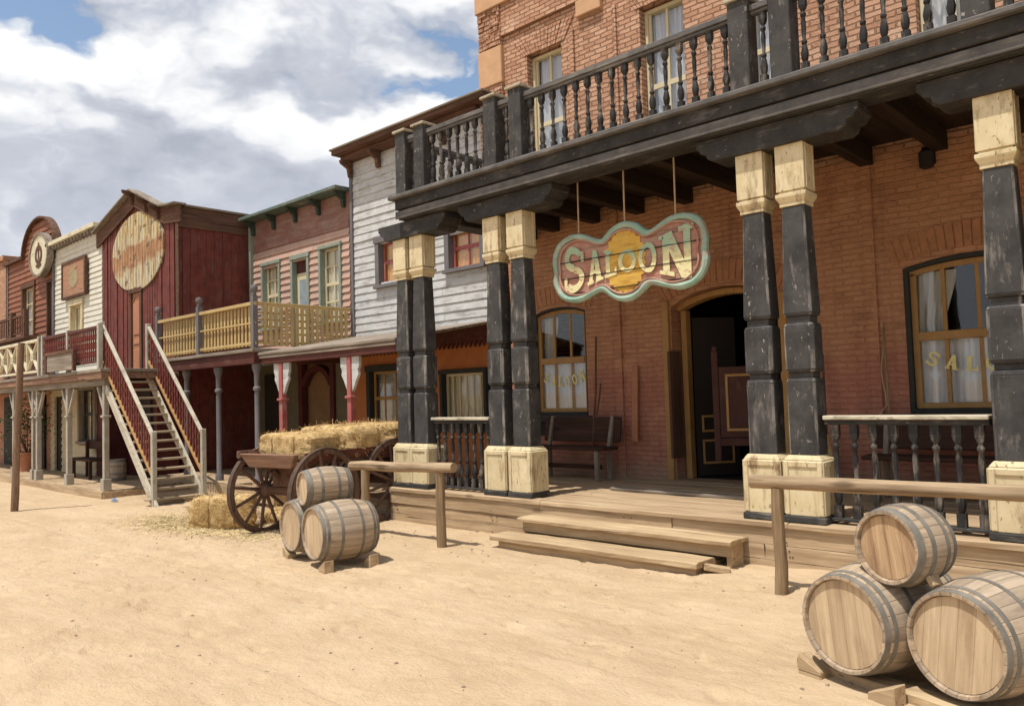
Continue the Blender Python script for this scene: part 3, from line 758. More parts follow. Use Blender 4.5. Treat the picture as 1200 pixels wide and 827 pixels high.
# upper windows
for a, b in up_win:
    f = MB(); yy = YB+.12
    f.box(a+.002, a+.05, yy, yy+.12, 4.62, 6.79); f.box(b-.05, b-.002, yy, yy+.12, 4.62, 6.79); f.box(a+.051, b-.051, yy, yy+.12, 6.74, 6.79); f.box(a+.051, b-.051, yy, yy+.12, 4.62, 4.7)
    w = part('window', f, M['creamwin'], sal, bevel=.005)
    s = MB(); a2, b2 = a+.051, b-.051; m = (a2+b2)/2
    s.box(a2, a2+.035, yy+.03, yy+.07, 4.7, 6.74); s.box(b2-.035, b2, yy+.03, yy+.07, 4.7, 6.74); s.box(m-.017, m+.017, yy+.033, yy+.067, 4.7, 6.74)
    for zz in (5.2, 5.72, 6.23): s.box(a2+.036, b2-.036, yy+.036, yy+.064, zz-(.035 if zz == 5.72 else .014), zz+(.035 if zz == 5.72 else .014))
    part('sash', s, M['creamwin'], w, bevel=.003)
    p = MB(); p.box(a2, b2, yy+.05, yy+.055, 4.7, 6.74); part('pane', p, M['glass'], w)
    c = MB(); curtain_sheet(c, a2, b2, yy+.13, 4.65, 6.76, .022, 6); part('curtain', c, M['lace'], w, smooth=True)
    sl = MB(); sl.box(a-.06, b+.06, YB-.06, YB+.11, 4.54, 4.617); part('sill', sl, M['stone'], w, bevel=.006)
# doorway
x0, x1, z0, z1 = door
for q_ in ((x0-.115, x0-.02, YB-.05, YB+.02, DZ+.004, z1-.12), (x1+.02, x1+.115, YB-.05, YB+.02, DZ+.004, z1-.16)):
    df = MB(); df.box(*q_); part('door_trim', df, M['ochre_z'], sal, bevel=.006)
d2 = MB(); d2.box(x0+.02, x0+.10, YB+.20, YB+.32, DZ+.004, z1-.24); d2.box(x1-.10, x1-.02, YB+.20, YB+.32, DZ+.004, z1-.24)
arch_band(d2, x0+.02, x1-.02, z1-.09, .16, .075, YB+.14, YB+.32, n=14); 
part('door_frame', d2, M['ochre_z'], sal, bevel=.005)
def panel_door(name, x0, w, z0, h, ang, hinge_y, mat, panels, label=None, thick=.045):
    dm = MB(); dm.box(0, w, 0, thick, 0, h)
    rot = Matrix.Rotation(ang, 3, 'Z'); mv = lambda v: (rot @ Vector(v)) + Vector((x0, hinge_y, z0))
    dm.v = [tuple(mv(v)) for v in dm.v]
    dr = part(name, dm, mat, sal, bevel=.005, label=label)
    fm = MB()
    for (a, b, c, d) in panels:
        for (p, q, r, s) in ((a,b,c,c+.028),(a,b,d-.028,d),(a,a+.028,c+.029,d-.029),(b-.028,b,c+.029,d-.029)):
            fm.box(p, q, -.014, thick+.014, r, s)
    fm.v = [tuple(mv(v)) for v in fm.v]
    part('moulding', fm, M['ochre_x'], dr, bevel=.003)
    return dr
panel_door('door', x0+.11, .60, DZ+.02, 2.1, R_(52), YB+.34, M['darker'], [(.08,.52,.16,.48),(.08,.52,.58,.80)], 'dark inner door standing open')
# swinging leaf hinged on the right jamb, pushed outwards
sd = MB(); wS = .66
rot = Matrix.Rotation(R_(180+22), 3, 'Z'); mvS = lambda v: tuple((rot @ Vector(v)) + Vector((x1-.10, YB+.06, 0)))
sd.box(0, wS, -.02, .02, 1.0, 1.86); sd.box(wS-.0, wS+.075, -.035, .035, .72, 2.05); sd.box(0, wS, -.03, .03, .9, .995)
sd.box(wS+.012, wS+.063, -.028, .028, 2.051, 2.11)
sd.v = [mvS(v) for v in sd.v]; sdo = part('swing_door', sd, M['leafbrown'], sal, bevel=.006, label='swing door leaf with ochre moulding pushed open')
sm = MB()
for (p, q, r, s) in ((.1,.58,1.08,1.11),(.1,.58,1.74,1.77),(.1,.13,1.111,1.739),(.55,.58,1.111,1.739)): sm.box(p, q, -.034, .034, r, s)
sm.v = [mvS(v) for v in sm.v]; part('moulding', sm, M['ochre_x'], sdo, bevel=.003)
# left leaf folded back against the jamb
fl = MB(); fl.box(x0-.01, x0+.03, YB-.12, YB+.16, .72, 2.1); part('swing_door', fl, M['brown_z'], sal, bevel=.008)

# pillars
PX = [(-8.235, -7.895), (-6.525, -6.135), (-3.225, -2.85), (-1.29, -.915), (1.6, 1.98)]
PY = 6.80
def make_pillar_meshes():
    pl = MB(); pl.box(-.185, .185, -.165, .165, 0, .06)
    pd = MB(); pd.box(-.168, .168, -.148, .148, .061, .53); pd.taper(0, 0, .531, .575, .336, .296, .27, .25)
    for sx, sy in ((1,0),(-1,0),(0,1),(0,-1)):        # raised border round each face
        if sy: 
            yy = sy*.148
            for (a, b, c, d) in ((-.168,-.125,.07,.525),(.125,.168,.07,.525),(-.124,.124,.475,.525)): pd.box(a, b, min(yy, yy+sy*.012), max(yy, yy+sy*.012), c, d)
        else:
            xx = sx*.168
            for (a, b, c, d) in ((-.147,-.11,.07,.525),(.11,.147,.07,.525),(-.109,.109,.475,.525)): pd.box(min(xx, xx+sx*.012), max(xx, xx+sx*.012), a, b, c, d)
    sh = MB()
    def oct(z0, z1, w0, d0, w1, d1, ch=.22):
        def ring(w, d, z):
            c = ch*min(w, d)*.5
            return [(-w/2+c,-d/2,z),(w/2-c,-d/2,z),(w/2,-d/2+c,z),(w/2,d/2-c,z),(w/2-c,d/2,z),(-w/2+c,d/2,z),(-w/2,d/2-c,z),(-w/2,-d/2+c,z)]
        for q_ in (1, 3, 5, 7): sh.mi[len(sh.f)+2+q_] = 1
        sh.add(ring(w0,d0,z0)+ring(w1,d1,z1), [tuple(range(7,-1,-1)), tuple(range(8,16))]+[(i,(i+1)%8,8+(i+1)%8,8+i) for i in range(8)])
    oct(.576, 1.20, .262, .232, .262, .232); oct(1.20, 1.235, .262, .232, .245, .215); oct(1.235, 1.285, .205, .18, .205, .18, .1)
    oct(1.285, 1.31, .24, .21, .27, .24, .3); oct(1.31, 1.69, .27, .24, .27, .24, .3); oct(1.69, 1.715, .27, .24, .24, .21, .3); oct(1.715, 1.775, .205, .18, .205, .18, .1)
    oct(1.775, 1.80, .24, .21, .262, .232); oct(1.80, 2.74, .262, .232, .205, .185)
    cp = MB(); cp.box(-.112, .112, -.102, .102, 2.741, 2.775); cp.taper(0, 0, 2.775, 2.82, .224, .204, .275, .25); cp.box(-.1375, .1375, -.125, .125, 2.8202, 2.855); cp.box(-.112, .112, -.105, .105, 2.8552, 2.875)
    cp.box(-.128, .128, -.118, .118, 2.8752, 3.285)
    for s in (-1, 1):
        for q in (-1, 1): cp.box(min(s*.128, s*.136), max(s*.128, s*.136), q*.075-.012, q*.075+.012, 2.885, 3.283)
    shm = mesh_of(sh, .005); shm.materials.append(M['black_z']); shm.materials.append(M['black_edge'])
    return [mesh_of(pl, .008), mesh_of(pd, .008), shm, mesh_of(cp, .005)]
pm = make_pillar_meshes()
for pair in PX:
    for xx in pair:
        p = inst('pillar', pm[2], M['black_z'], sal, (xx, PY, DZ)); ORG[p.name] = Vector((xx, PY, DZ))
        obj('plinth', pm[0], M['black_x'], p); obj('pedestal', pm[1], M['cream_z'], p); obj('capital', pm[3], M['cream_z'], p)
# bolsters over each pair
def bolster(x0, x1):
    b = MB(); zt = 3.925; zb = 3.715
    for y0_, y1_ in ((6.64, 6.97),):
        poly = [(x0+.16,zb),(x1-.16,zb),(x1-.11,zb+.03),(x1-.10,zb+.075),(x1-.05,zb+.085),(x1-.02,zb+.13),(x1,zb+.14),(x1,zt),
                (x0,zt),(x0,zb+.14),(x0+.02,zb+.13),(x0+.05,zb+.085),(x0+.10,zb+.075),(x0+.11,zb+.03)]
        b.prism(poly, lambda u, v, d: (u, y0_+d, v), y1_-y0_)
    part('bolster', b, M['black_x'], sal, bevel=.006)
for pair in PX: bolster(pair[0]-.50 if pair[0] > -8 else -8.62, pair[1]+.62)
# balcony
BX0 = -8.12; BX1 = XR; BY = 6.5
bl = MB(); bl.box(BX0+.04, BX1, BY+.06, BY+.40, 3.93, 4.06); bl.box(BX0+.04, BX0+.34, BY+.401, YB, 3.93, 4.06)
bl.box(BX0+.02, BX1, BY+.02, BY+.40, 4.0605, 4.19); bl.box(BX0+.02, BX0+.34, BY+.401, YB, 4.0605, 4.19)
part('balcony_beam', bl, M['black_x'], sal, bevel=.008)
fa = MB(); fa.box(BX0+.005, BX1, BY+.035, BY+.058, 3.945, 4.045); part('fascia_moulding', fa, M['greyblack'], sal, bevel=.008)
fl = MB(); fl.box(BX0-.05, BX1, BY-.05, YB-.002, 4.1905, 4.245); part('balcony_floor', fl, M['greyblack'], sal, bevel=.012)
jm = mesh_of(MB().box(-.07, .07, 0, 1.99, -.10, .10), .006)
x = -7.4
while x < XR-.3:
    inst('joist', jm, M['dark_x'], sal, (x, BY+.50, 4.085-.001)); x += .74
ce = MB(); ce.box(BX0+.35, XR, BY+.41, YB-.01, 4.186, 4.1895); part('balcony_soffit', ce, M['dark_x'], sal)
pX = [(-7.92, -7.55), (-6.29, -5.89), (-3.17, -2.79), (-1.32, -.93), (1.5, 1.9)]
pomb = MB(); pomb.box(-.095, .095, -.095, .095, 0, .80); pome = mesh_of(pomb, .008)
cpm = MB(); cpm.box(-.12, .12, -.12, .12, .8005, .83); cpm.taper(0, 0, .8302, .85, .24, .24, .15, .15); cpme = mesh_of(cpm, .005)
rail = MB(); xs = [BX0+.02]
flat = [q for pr in pX for q in pr]
ends = [(-7.55+.095, -6.29-.095), (-5.89+.095, -3.17-.095), (-2.79+.095, -1.32-.095), (-.93+.095, 1.5-.095), (1.9+.095, XR-.2)] + [(a+.095, b-.095) for a, b in pX]
for a, b in ends:
    rail.box(a-.002, b+.002, BY+.02, BY+.12, 4.93, 4.985); rail.box(a, b, BY+.035, BY+.105, 4.9005, 4.9295)
rail.box(-7.985, -7.885, BY+.17, YB-.01, 4.93, 4.985); rail.box(-7.97, -7.90, BY+.17, YB-.01, 4.9005, 4.9295)
br = part('balcony_railing', rail, M['greyblack'], sal, bevel=.006)
for q in flat:
    po = inst('post', pome, M['black_z'], br, (q, BY+.07, 4.2455)); inst('post_cap', cpme, M['capcream'], br, (q, BY+.07, 4.2455))
bme = mesh_of(turned_baluster(.656, .060), 0, True)
for a, b in ends:
    n = max(1, round((b-a)/.155)-0); 
    if b-a < .3: n = 1; 
    for k in range(n):
        xx = a+(b-a)*(k+.5)/n if n > 1 else (a+b)/2
        if xx < .9: inst('baluster', bme, M['black_bal'], br, (xx, BY+.07, 4.2455), (0, random.uniform(-.012, .012), random.choice((0, PI))))
for k in range(14): inst('baluster', bme, M['black_bal'], br, (-7.935, BY+.28+k*.155, 4.2455))

# ------------------------------------------------------------------ boardwalk, steps
dk = thing('wooden_boardwalk', 'raised bleached plank boardwalk along the saloon front', 'boardwalk', (-3.5, 7.5, 0))
b = MB(); yy = 6.6; DX0 = -8.45
while yy < 9.0-.05:
    w_ = min(.19, 9.0-yy-.004); 
    xx = DX0
    while xx < XR:
        l_ = random.uniform(2.6, 4.2); e_ = min(XR, xx+l_)
        if XR-e_ < .4: e_ = XR
        s = random.uniform(-.004, .003); y_a = yy-(.015 if yy < 6.61 else 0); y_b = yy+w_-.007; b.rough((xx, (y_a+y_b)/2, (.385+DZ+s)/2), (e_-.006, (y_a+y_b)/2, (.385+DZ+s)/2), y_b-y_a, DZ+s-.385, (0,0,1), .0035); xx = e_
    yy += w_
part('floor_planks', b, M['deck'], dk)
b = MB()
hs = [(-.2, .095), (.10, .225), (.23, .38)]
for (a, c) in hs:
    xx = DX0+.01
    while xx < XR:
        l_ = random.uniform(2.4, 4.4); e_ = min(XR, xx+l_)
        if XR-e_ < .4: e_ = XR
        s = random.uniform(-.008, .008); b.rough((xx, 6.636+s, (a+c)/2), (e_-.006, 6.636+s, (a+c)/2), .048, c-a, (0,0,1), .004); xx = e_
b.box(DX0+.01, DX0+.05, 6.662, 9.0, -.2, .38)
part('front_boards', b, M['deckfront'], dk)
b = MB(); rnd = random.Random(4)
for k in range(120):
    x = rnd.choice([DX0+.12, DX0+2.9, -3.0, .5])+rnd.uniform(-.06, .06)+rnd.choice((0, .9, 1.8)); z = rnd.choice((.02, .14, .19, .26, .34)); b.lathe([(.0,-.004),(.007,-.002),(.006,.002),(0,.003)], (x, 6.606, z), 6, Matrix.Rotation(PI/2, 3, 'X'))
part('nail_heads', b, M['rustnail'], dk)
b = MB(); b.box(-5.66, -3.9, 7.70, 7.84, DZ+.004, DZ+.035); 
tag(part('threshold_board', b, M['grey_x'], dk, bevel=.005))
stp = thing('wooden_steps', 'two wide worn plank steps up to the saloon boardwalk', 'steps', (-4.7, 6.3, 0))
for (a, c, y0_, y1_, zt, th) in ((-5.98, -3.52, 5.98, 6.30, .135, .055), (-5.86, -3.36, 6.28, 6.608, .285, .045)):
    t_ = MB(); t_.rough((a, (y0_+y1_)/2, zt-th/2), (c, (y0_+y1_)/2, zt-th/2), y1_-y0_, th, (0,0,1), .007); part('tread', t_, M['step'], stp, bevel=.003)
t_ = MB(); t_.box(-5.9, -3.56, 6.03, 6.05, -.08, .0795); t_.box(-5.82, -3.40, 6.33, 6.35, .136, .2395); t_.box(-3.44, -3.40, 6.352, 6.60, -.1, .239); t_.box(-3.60,-3.56,6.052,6.6,-.1,.0795); t_.box(-5.82,-5.78,6.352,6.6,.0,.239); t_.box(-5.9,-5.86,6.052,6.6,-.1,.0795)
part('riser', t_, M['step'], stp, bevel=.004)
t_ = MB(); t_.beam((-3.52, 6.10, .085), (-3.34, 6.22, .05), .09, .05); part('broken_board', t_, M['step'], stp, bevel=.006)

# porch railings
bl2 = mesh_of(turned_baluster(.78, .066), 0, True)
def porch_rail(x0, x1, label, n):
    r = thing('porch_railing', label, 'railing', ((x0+x1)/2, PY, DZ), group='railings between the saloon pillars')
    m = MB(); m.box(x0, x1, PY-.075, PY+.075, 1.305, 1.34); part('hand_rail', m, M['railcream'], r, bevel=.006)
    m = MB(); m.box(x0, x1, PY-.045, PY+.045, DZ+.025, DZ+.052); part('rail_bar', m, M['black_x'], r, bevel=.005)
    m = MB(); m.box(x0, x1, PY-.04, PY+.04, 1.262, 1.3045); part('rail_bar', m, M['black_x'], r, bevel=.005)
    for k in range(n):
        inst('baluster', bl2, M['black_bal'], r, (x0+(x1-x0)*(k+.5)/n, PY, DZ+.0525), (0, 0, random.choice((0, PI))))
porch_rail(-7.73, -6.69, 'short black baluster railing with pale handrail beside the hay wagon end', 8)
porch_rail(-2.69, -1.45, 'black baluster railing with pale handrail behind the three nearest barrels', 8)

# ------------------------------------------------------------------ hanging saloon sign
SC = Vector((-4.78, 6.95, 2.975))
sg = thing('hanging_sign', 'bow tie shaped saloon sign with mint green border hanging on three wires', 'sign', SC)
top = [(-.945,.02),(-.955,.10),(-.94,.20),(-.89,.285),(-.80,.34),(-.68,.365),(-.57,.35),(-.46,.30),(-.36,.255),(-.29,.245),(-.235,.275),(-.17,.335),(-.09,.375),(0,.39)]
topR = [(-x, z) for x, z in top[:-1]][::-1]
up = top+topR
bot = [(-.94,-.02),(-.955,-.09),(-.94,-.18),(-.88,-.27),(-.79,-.325),(-.66,-.345),(-.54,-.325),(-.42,-.275),(-.32,-.25),(-.26,-.27),(-.19,-.335),(-.10,-.385),(0,-.40)]
botR = [(-x, z) for x, z in bot[:-1]][::-1]
outline = up + (bot+botR)[::-1]
def outw(u): return None
b = MB()
# the board: strips across so that the outline is filled without overlap
N = len(up); lo = bot+botR
def interp(pts, x):
    for (a, c) in zip(pts, pts[1:]):
        if a[0] <= x <= c[0] and c[0] > a[0]: return a[1]+(c[1]-a[1])*(x-a[0])/(c[0]-a[0])
    return pts[0][1] if x < pts[0][0] else pts[-1][1]
upm = [p for p in up if -.9551 <= p[0] <= .9551][1:-1]; lom = lo[1:-1]
xs = [-.953+1.906*i/60 for i in range(61)]
tp = [(x, interp(upm, x)) for x in xs]; bt = [(x, interp(lom, x)) for x in xs]
for i in range(60):
    q = [bt[i], bt[i+1], tp[i+1], tp[i]]
    b.prism(q, lambda u, v, d: (SC.x+u, SC.y-.02+d, SC.z+v), .05)
part('board', b, M['signred'], sg)
def rim(pts, r, yoff, name, mat):
    m = MB(); P = []
    n = len(pts)
    for i in range(n):
        a = pts[i]; c = pts[(i+1) % n]
        for k in range(3):
            t = k/3; P.append((SC.x+a[0]+(c[0]-a[0])*t, SC.y+yoff, SC.z+a[1]+(c[1]-a[1])*t))
    P.append(P[0]); P.append(P[1])
    # smooth
    for _ in range(2):
        P = [P[0]]+[tuple((P[i-1][k]+2*P[i][k]+P[i+1][k])/4 for k in range(3)) for i in range(1, len(P)-1)]+[P[-1]]
    rr = [r*(1+.18*mnoise.noise((i*.35, r*40, 1))) for i in range(len(P))]
    m.tube(P, rr, 8, False)
    return part(name, m, mat, sg, smooth=True)
rim(outline, .038, -.012, 'border', M['mint'])
rim([(x*.925, z*.87) for x, z in outline], .012, -.035, 'border_line', M['signred'])
m = MB(); pts = []
for k in range(44):
    a = 2*PI*k/44; s = 1+(.09 if k % 2 else -.05)+.06*mnoise.noise((k*.7, 2, 3))
    pts.append((.25*s*math.cos(a), .335*s*math.sin(a)))
for k in range(44):
    m.prism([(0,0), pts[k], pts[(k+1) % 44]], lambda u, v, d: (SC.x+u, SC.y-.021-d, SC.z+v), .008)
part('gold_sun', m, M['signgold'], sg)
def saloon_letters(inset, y, mat, name, scale=1.0):
    L = MB()
    xs_ = [(-.85,-.50),(-.50,-.27),(-.275,-.085),(-.09,.16),(.165,.41),(.42,.85)]
    for (a, c), ch in zip(xs_, 'SALOON'):
        def fm(p, q, d, a=a, c=c):
            p = .5+(p-.5)*scale; q = .5+(q-.5)*scale
            u = a+(c-a)*p; hh = .125+.165*min(1, (abs(u)/.72))**1.5
            return (SC.x+u, SC.y-y-d, SC.z-.005+(q-.5)*2*hh)
        letter(L, ch, fm, .006)
    part(name, L, mat, sg)
saloon_letters(0, .030, M['creamletter'], 'lettering', .94)
for zz_, xa_, xb_ in ((.085,-.88,.9),(-.10,-.86,.88),(-.27,-.72,.7)):
    m = MB(); n_ = 24
    for k in range(n_):
        x_ = xa_+(xb_-xa_)*(k+.5)/n_; h_ = .0035+.003*mnoise.noise((k*.9, zz_*9, 2))
        if h_ > .002 and interp(lom, x_)+.05 < zz_ < interp(upm, x_)-.05: m.box(SC.x+x_-(xb_-xa_)/n_/2, SC.x+x_+(xb_-xa_)/n_/2, SC.y-.042, SC.y-.019, SC.z+zz_-h_, SC.z+zz_+h_)
    part('plank_gap', m, M['darker'], sg)
for xx in (-.62, .0, .62):
    m = MB(); zt = interp(upm, xx); m.tube([(SC.x+xx, SC.y, SC.z+zt-.02), (SC.x+xx, SC.y+.01, 4.1)], .009, 6); part('hanging_wire', m, M['wire'], sg)

# ------------------------------------------------------------------ benches under the windows, leaning things
def porch_bench(x0, x1, y, label):
    r = thing('wooden_bench', label, 'bench', ((x0+x1)/2, y, DZ), group='dark benches on the saloon boardwalk')
    s = MB(); s.box(x0, x1, y-.19, y-.04, DZ+.40, DZ+.445); s.box(x0, x1, y-.03, y+.15, DZ+.40, DZ+.445); part('seat', s, M['bench'], r, bevel=.008)
    s = MB(); s.beam((x0, y+.22, DZ+.66), (x1, y+.22, DZ+.66), .035, .34, (0,.15,1)); part('backrest', s, M['bench'], r, bevel=.008)
    for xx in (x0+.14, x1-.14):
        s = MB(); s.beam((xx, y+.12, DZ+.40), (xx, y+.24, DZ+.84), .05, .05); part('back_post', s, M['grey_z'], r, bevel=.004)
        for yy in (y-.15, y+.13):
            s = MB(); s.beam((xx, yy, DZ+.003), (xx, yy, DZ+.40), .06, .05); part('leg', s, M['grey_z'], r, bevel=.005)
    s = MB(); s.box(x0+.17, x1-.17, y-.02, y+.01, DZ+.14, DZ+.20); part('stretcher', s, M['bench'], r, bevel=.004)
porch_bench(-7.55, -6.22, 8.55, 'dark wooden bench under the window left of the saloon door')
porch_bench(-2.95, -1.45, 8.5, 'dark wooden bench behind the railing under the right hand saloon window')
m = MB(); m.beam((-6.09, 8.90, .92), (-6.08, 8.955, 1.94), .095, .03, (0,1,0)); tag(obj('wooden_plank', mesh_of(m, .006), M['orangedoor']), 'short reddish plank fixed upright on the brick wall left of the door', 'plank')
m = MB(); m.tube([(-6.66, 8.72, DZ+.45), (-6.68, 8.85, 1.6), (-6.70, 8.93, 2.38)], [.016, .015, .012], 7); m.tube([(-6.64, 8.80, 1.27), (-6.59, 8.82, 1.55), (-6.58, 8.84, 1.72)], .011, 6)
tag(obj('forked_stick', mesh_of(m, 0, True), M['brown_z']), 'thin forked stick leaning on the wall above the bench end', 'stick')
m = MB(); m.tube([(-2.77, 8.72, DZ), (-2.82, 8.84, 1.4), (-2.86, 8.92, 2.2)], [.015, .014, .012], 7)
tag(obj('wooden_pole', mesh_of(m, 0, True), M['log_z']), 'thin pale pole leaning on the wall beside the right hand window', 'pole')
m = MB(); m.tube([(-2.88+.02*math.sin(k), 8.93-.004*k, 2.25-.11*k) for k in range(9)]+[(-2.95, 8.90, 1.25)], .008, 6)
tag(obj('rope', mesh_of(m, 0, True), M['wire']), 'thin rope hanging down beside the leaning pole', 'rope')
sh_ = thing('straw_broom', 'worn straw broom leaning on the wall between door and railing', 'broom', (-3.45, 8.8, DZ))
m = MB(); m.tube([(-3.48, 8.80, 1.0), (-3.53, 8.93, 1.95)], .015, 7); part('handle', m, M['brown_z'], sh_, smooth=True)
m = MB()
for k in range(60):
    a = random.uniform(-1, 1); c = random.uniform(-1, 1); m.beam((-3.475+a*.02, 8.80+c*.015, 1.05), (-3.455+a*.10, 8.74+c*.03, DZ+.01+random.uniform(0, .05)), .009, .009)
part('bristles', m, M['hay'], sh_)
wlm = thing('wall_lamp', 'small dark lamp bracket high on the shaded brick wall', 'lamp', (-2.33, 9.0, 3.95))
m = MB(); m.box(-2.40, -2.27, 8.97, 9.0, 3.86, 4.06); part('back_plate', m, M['iron'], wlm, bevel=.006)
m = MB(); m.lathe([(.03,.0),(.07,.02),(.075,.17),(.045,.2),(.0,.21)], (-2.335, 8.89, 3.80), 10); part('lamp_body', m, M['iron'], wlm, smooth=True)

# ------------------------------------------------------------------ hitching rails
def log(mb, p, q, r0, r1, n=12, wob=.012, seg=9, seed=0):
    p = Vector(p); q = Vector(q); pts = []; rr = []
    for i in range(seg+1):
        t = i/seg; v = p.lerp(q, t) + Vector((mnoise.noise((t*3+seed,1,2)), mnoise.noise((t*3+seed,5,2)), mnoise.noise((t*3+seed,9,2))))*wob*(1 if 0 < i < seg else .3)
        pts.append(v); rr.append((r0+(r1-r0)*t)*(1+.10*mnoise.noise((t*6+seed, 3, 8))))
    mb.tube(pts, rr, n)
def hitching(label, a, b, posts, r, seed):
    h = thing('hitching_rail', label, 'hitching rail', ((a[0]+b[0])/2, a[1], 0), group='hitching rails in front of the boardwalk')
    m = MB(); log(m, a, b, r, r*.93, 14, .022, 14, seed); part('rail', m, M['log_x'], h, smooth=True)
    for k, (x, y, zt) in enumerate(posts):
        m = MB(); log(m, (x, y, -.3), (x+random.uniform(-.015, .015), y, zt), r*.95, r*.85, 10, .012, 8, seed+3*k+1); part('post', m, M['log_z'], h, smooth=True)
hitching('thick log hitching rail standing behind the nearest barrels', (-2.86, 5.72, .88), (.35, 5.78, .90), [(-2.66, 5.72, .84), (-1.02, 5.76, .85), (.25, 5.78, .85)], .052, 2)
hitching('slim log hitching rail standing behind the barrels beside the wagon', (-8.02, 5.70, .80), (-6.22, 5.72, .85), [(-7.75, 5.70, .77), (-6.44, 5.72, .81)], .058, 31)
# ------------------------------------------------------------------ barrels
def make_barrel(name, label, loc, bearing, rb, rh, L, roll=0.0, group='oak barrels lying in stacks', headmat='head', upright=False):
    """front head looks along local +Z"""
    rot = (0, 0, roll) if upright else (Matrix.Rotation(-bearing, 3, 'Z') @ Matrix.Rotation(PI/2, 3, 'X') @ Matrix.Rotation(roll, 3, 'Z')).to_euler()
    t = thing(name, label, 'barrel', loc, rot, group)
    h = L/2; prof = []
    rz = lambda z: rb-(rb-rh)*(abs(z)/h)**2
    N = 14
    outer = [(rz(-h+2*h*i/N), -h+2*h*i/N) for i in range(N+1)]
    inset = .035
    prof = [(rh-.022, -h+inset), (rh-.016, -h+.001)] + outer + [(rh-.016, h-.001), (rh-.022, h-inset)]
    m = MB(); m.lathe([(.001, -h+inset)]+prof+[(.001, h-inset)], n=52); part('staves', m, M['stave'], t, smooth=True, local=True)
    hp = mesh_of(MB().lathe([(.0005, 0), (rh-.021, 0), (rh-.023, .012), (.0005, .014)], n=40), 0, True)
    o = obj('head', hp, M[headmat], t, (0, 0, h-inset+.002)); o2 = obj('head', hp, M[headmat], t, (0, 0, -h+inset-.002), (PI, 0, 0))
    for zf, w in ((.95, .036), (.80, .026), (.36, .028)):
        for s in (-1, 1):
            z = s*zf*h; a = z-w/2; b = z+w/2
            a = max(a, -h+.003); b = min(b, h-.003)
            m = MB(); m.lathe([(rz(a)+.0005, a), (rz(a)+.003, a), (rz(b)+.003, b), (rz(b)+.0005, b)], n=52, closed=True)
            part('hoop', m, M['hoop'], t, smooth=True, local=True)
    return t
def wedge(label, loc, bearing, w=.16, l=.24, h=.11, group='wooden chocks under the barrels'):
    m = MB(); m.add([(-w/2,-l/2,-.05),(w/2,-l/2,-.05),(w/2,l/2,-.05),(-w/2,l/2,-.05),(-w/2,-l/2,h),(w/2,-l/2,h*.35),(w/2,l/2,h*.35),(-w/2,l/2,h)],
        [(0,3,2,1),(4,5,6,7),(0,1,5,4),(1,2,6,5),(2,3,7,6),(3,0,4,7)])
    o = obj('wooden_chock', mesh_of(m, .006), M['step'], None, loc, (0, 0, -bearing)); return tag(o, label, 'chock', group)
def along(p, bearing, f, s=0): return (p[0]+math.sin(bearing)*f+math.cos(bearing)*s, p[1]+math.cos(bearing)*f-math.sin(bearing)*s)
# near pile
bn = R_(16)
HL = (-1.66, 4.27); HR = (-1.11, 4.245)
Lb = .72
cL = along(HL, bn, Lb/2); cR = along(HR, bn, Lb/2)
make_barrel('oak_barrel', 'oak barrel with pale head, lower left of the big stack nearest the camera', (*cL, .335), bn, .292, .250, Lb, .1)
make_barrel('oak_barrel', 'oak barrel with pale head, lower right of the big stack nearest the camera', (*cR, .335), bn+.03, .290, .248, Lb, -.12)
HT = along(((HL[0]+HR[0])/2, (HL[1]+HR[1])/2), bn, .02, -.01); Lt = .31
HT = along(HT, bn, .03, -.06); cT = along(HT, bn+.06, Lt/2)
make_barrel('oak_barrel', 'small dark headed oak barrel resting on top of the two nearest barrels', (*cT, .752), bn+.06, .212, .186, Lt, .12, headmat='headdark')
for (f, s, base, lab, fl) in ((.06, -.235, HL, 'wooden chock at the left of the nearest stack, under its pale headed barrel', 0), (.06, .27, HR, 'wooden chock under the lower right barrel of the nearest stack', 1),
                              (.03, .22, HL, 'wooden chock between the two lower barrels nearest the camera', 1)):
    x, y = along(base, bn, f, s); wedge(lab, (x, y, gz(x, y)), bn+(PI if fl else 0), .15, .10, .10)
for (f, s, lab) in ((.12, -.17, 'small wooden wedge under the left side of the top dark headed barrel'), (.12, .18, 'small wooden wedge under the right side of the top dark headed barrel')):
    x, y = along(HT, bn, f, s); m = MB(); m.cbox(0, 0, 0, .03, .08, .06)
    o = obj('wooden_chock', mesh_of(m, .006), M['step'], None, (x, y, .60), (0, .55 if s < 0 else -.55, -bn)); tag(o, lab, 'chock', 'wooden chocks under the barrels')
m = MB(); x, y = along(((HL[0]+HR[0])/2, (HL[1]+HR[1])/2), bn, .10); c_, s_ = math.cos(bn), math.sin(bn)
m.beam((x-c_*.66, y+s_*.66, .012), (x+c_*.75, y-s_*.75, .012), .13, .07); tag(obj('wooden_batten', mesh_of(m, .006), M['step']), 'long wooden batten lying under the nearest barrels', 'batten')
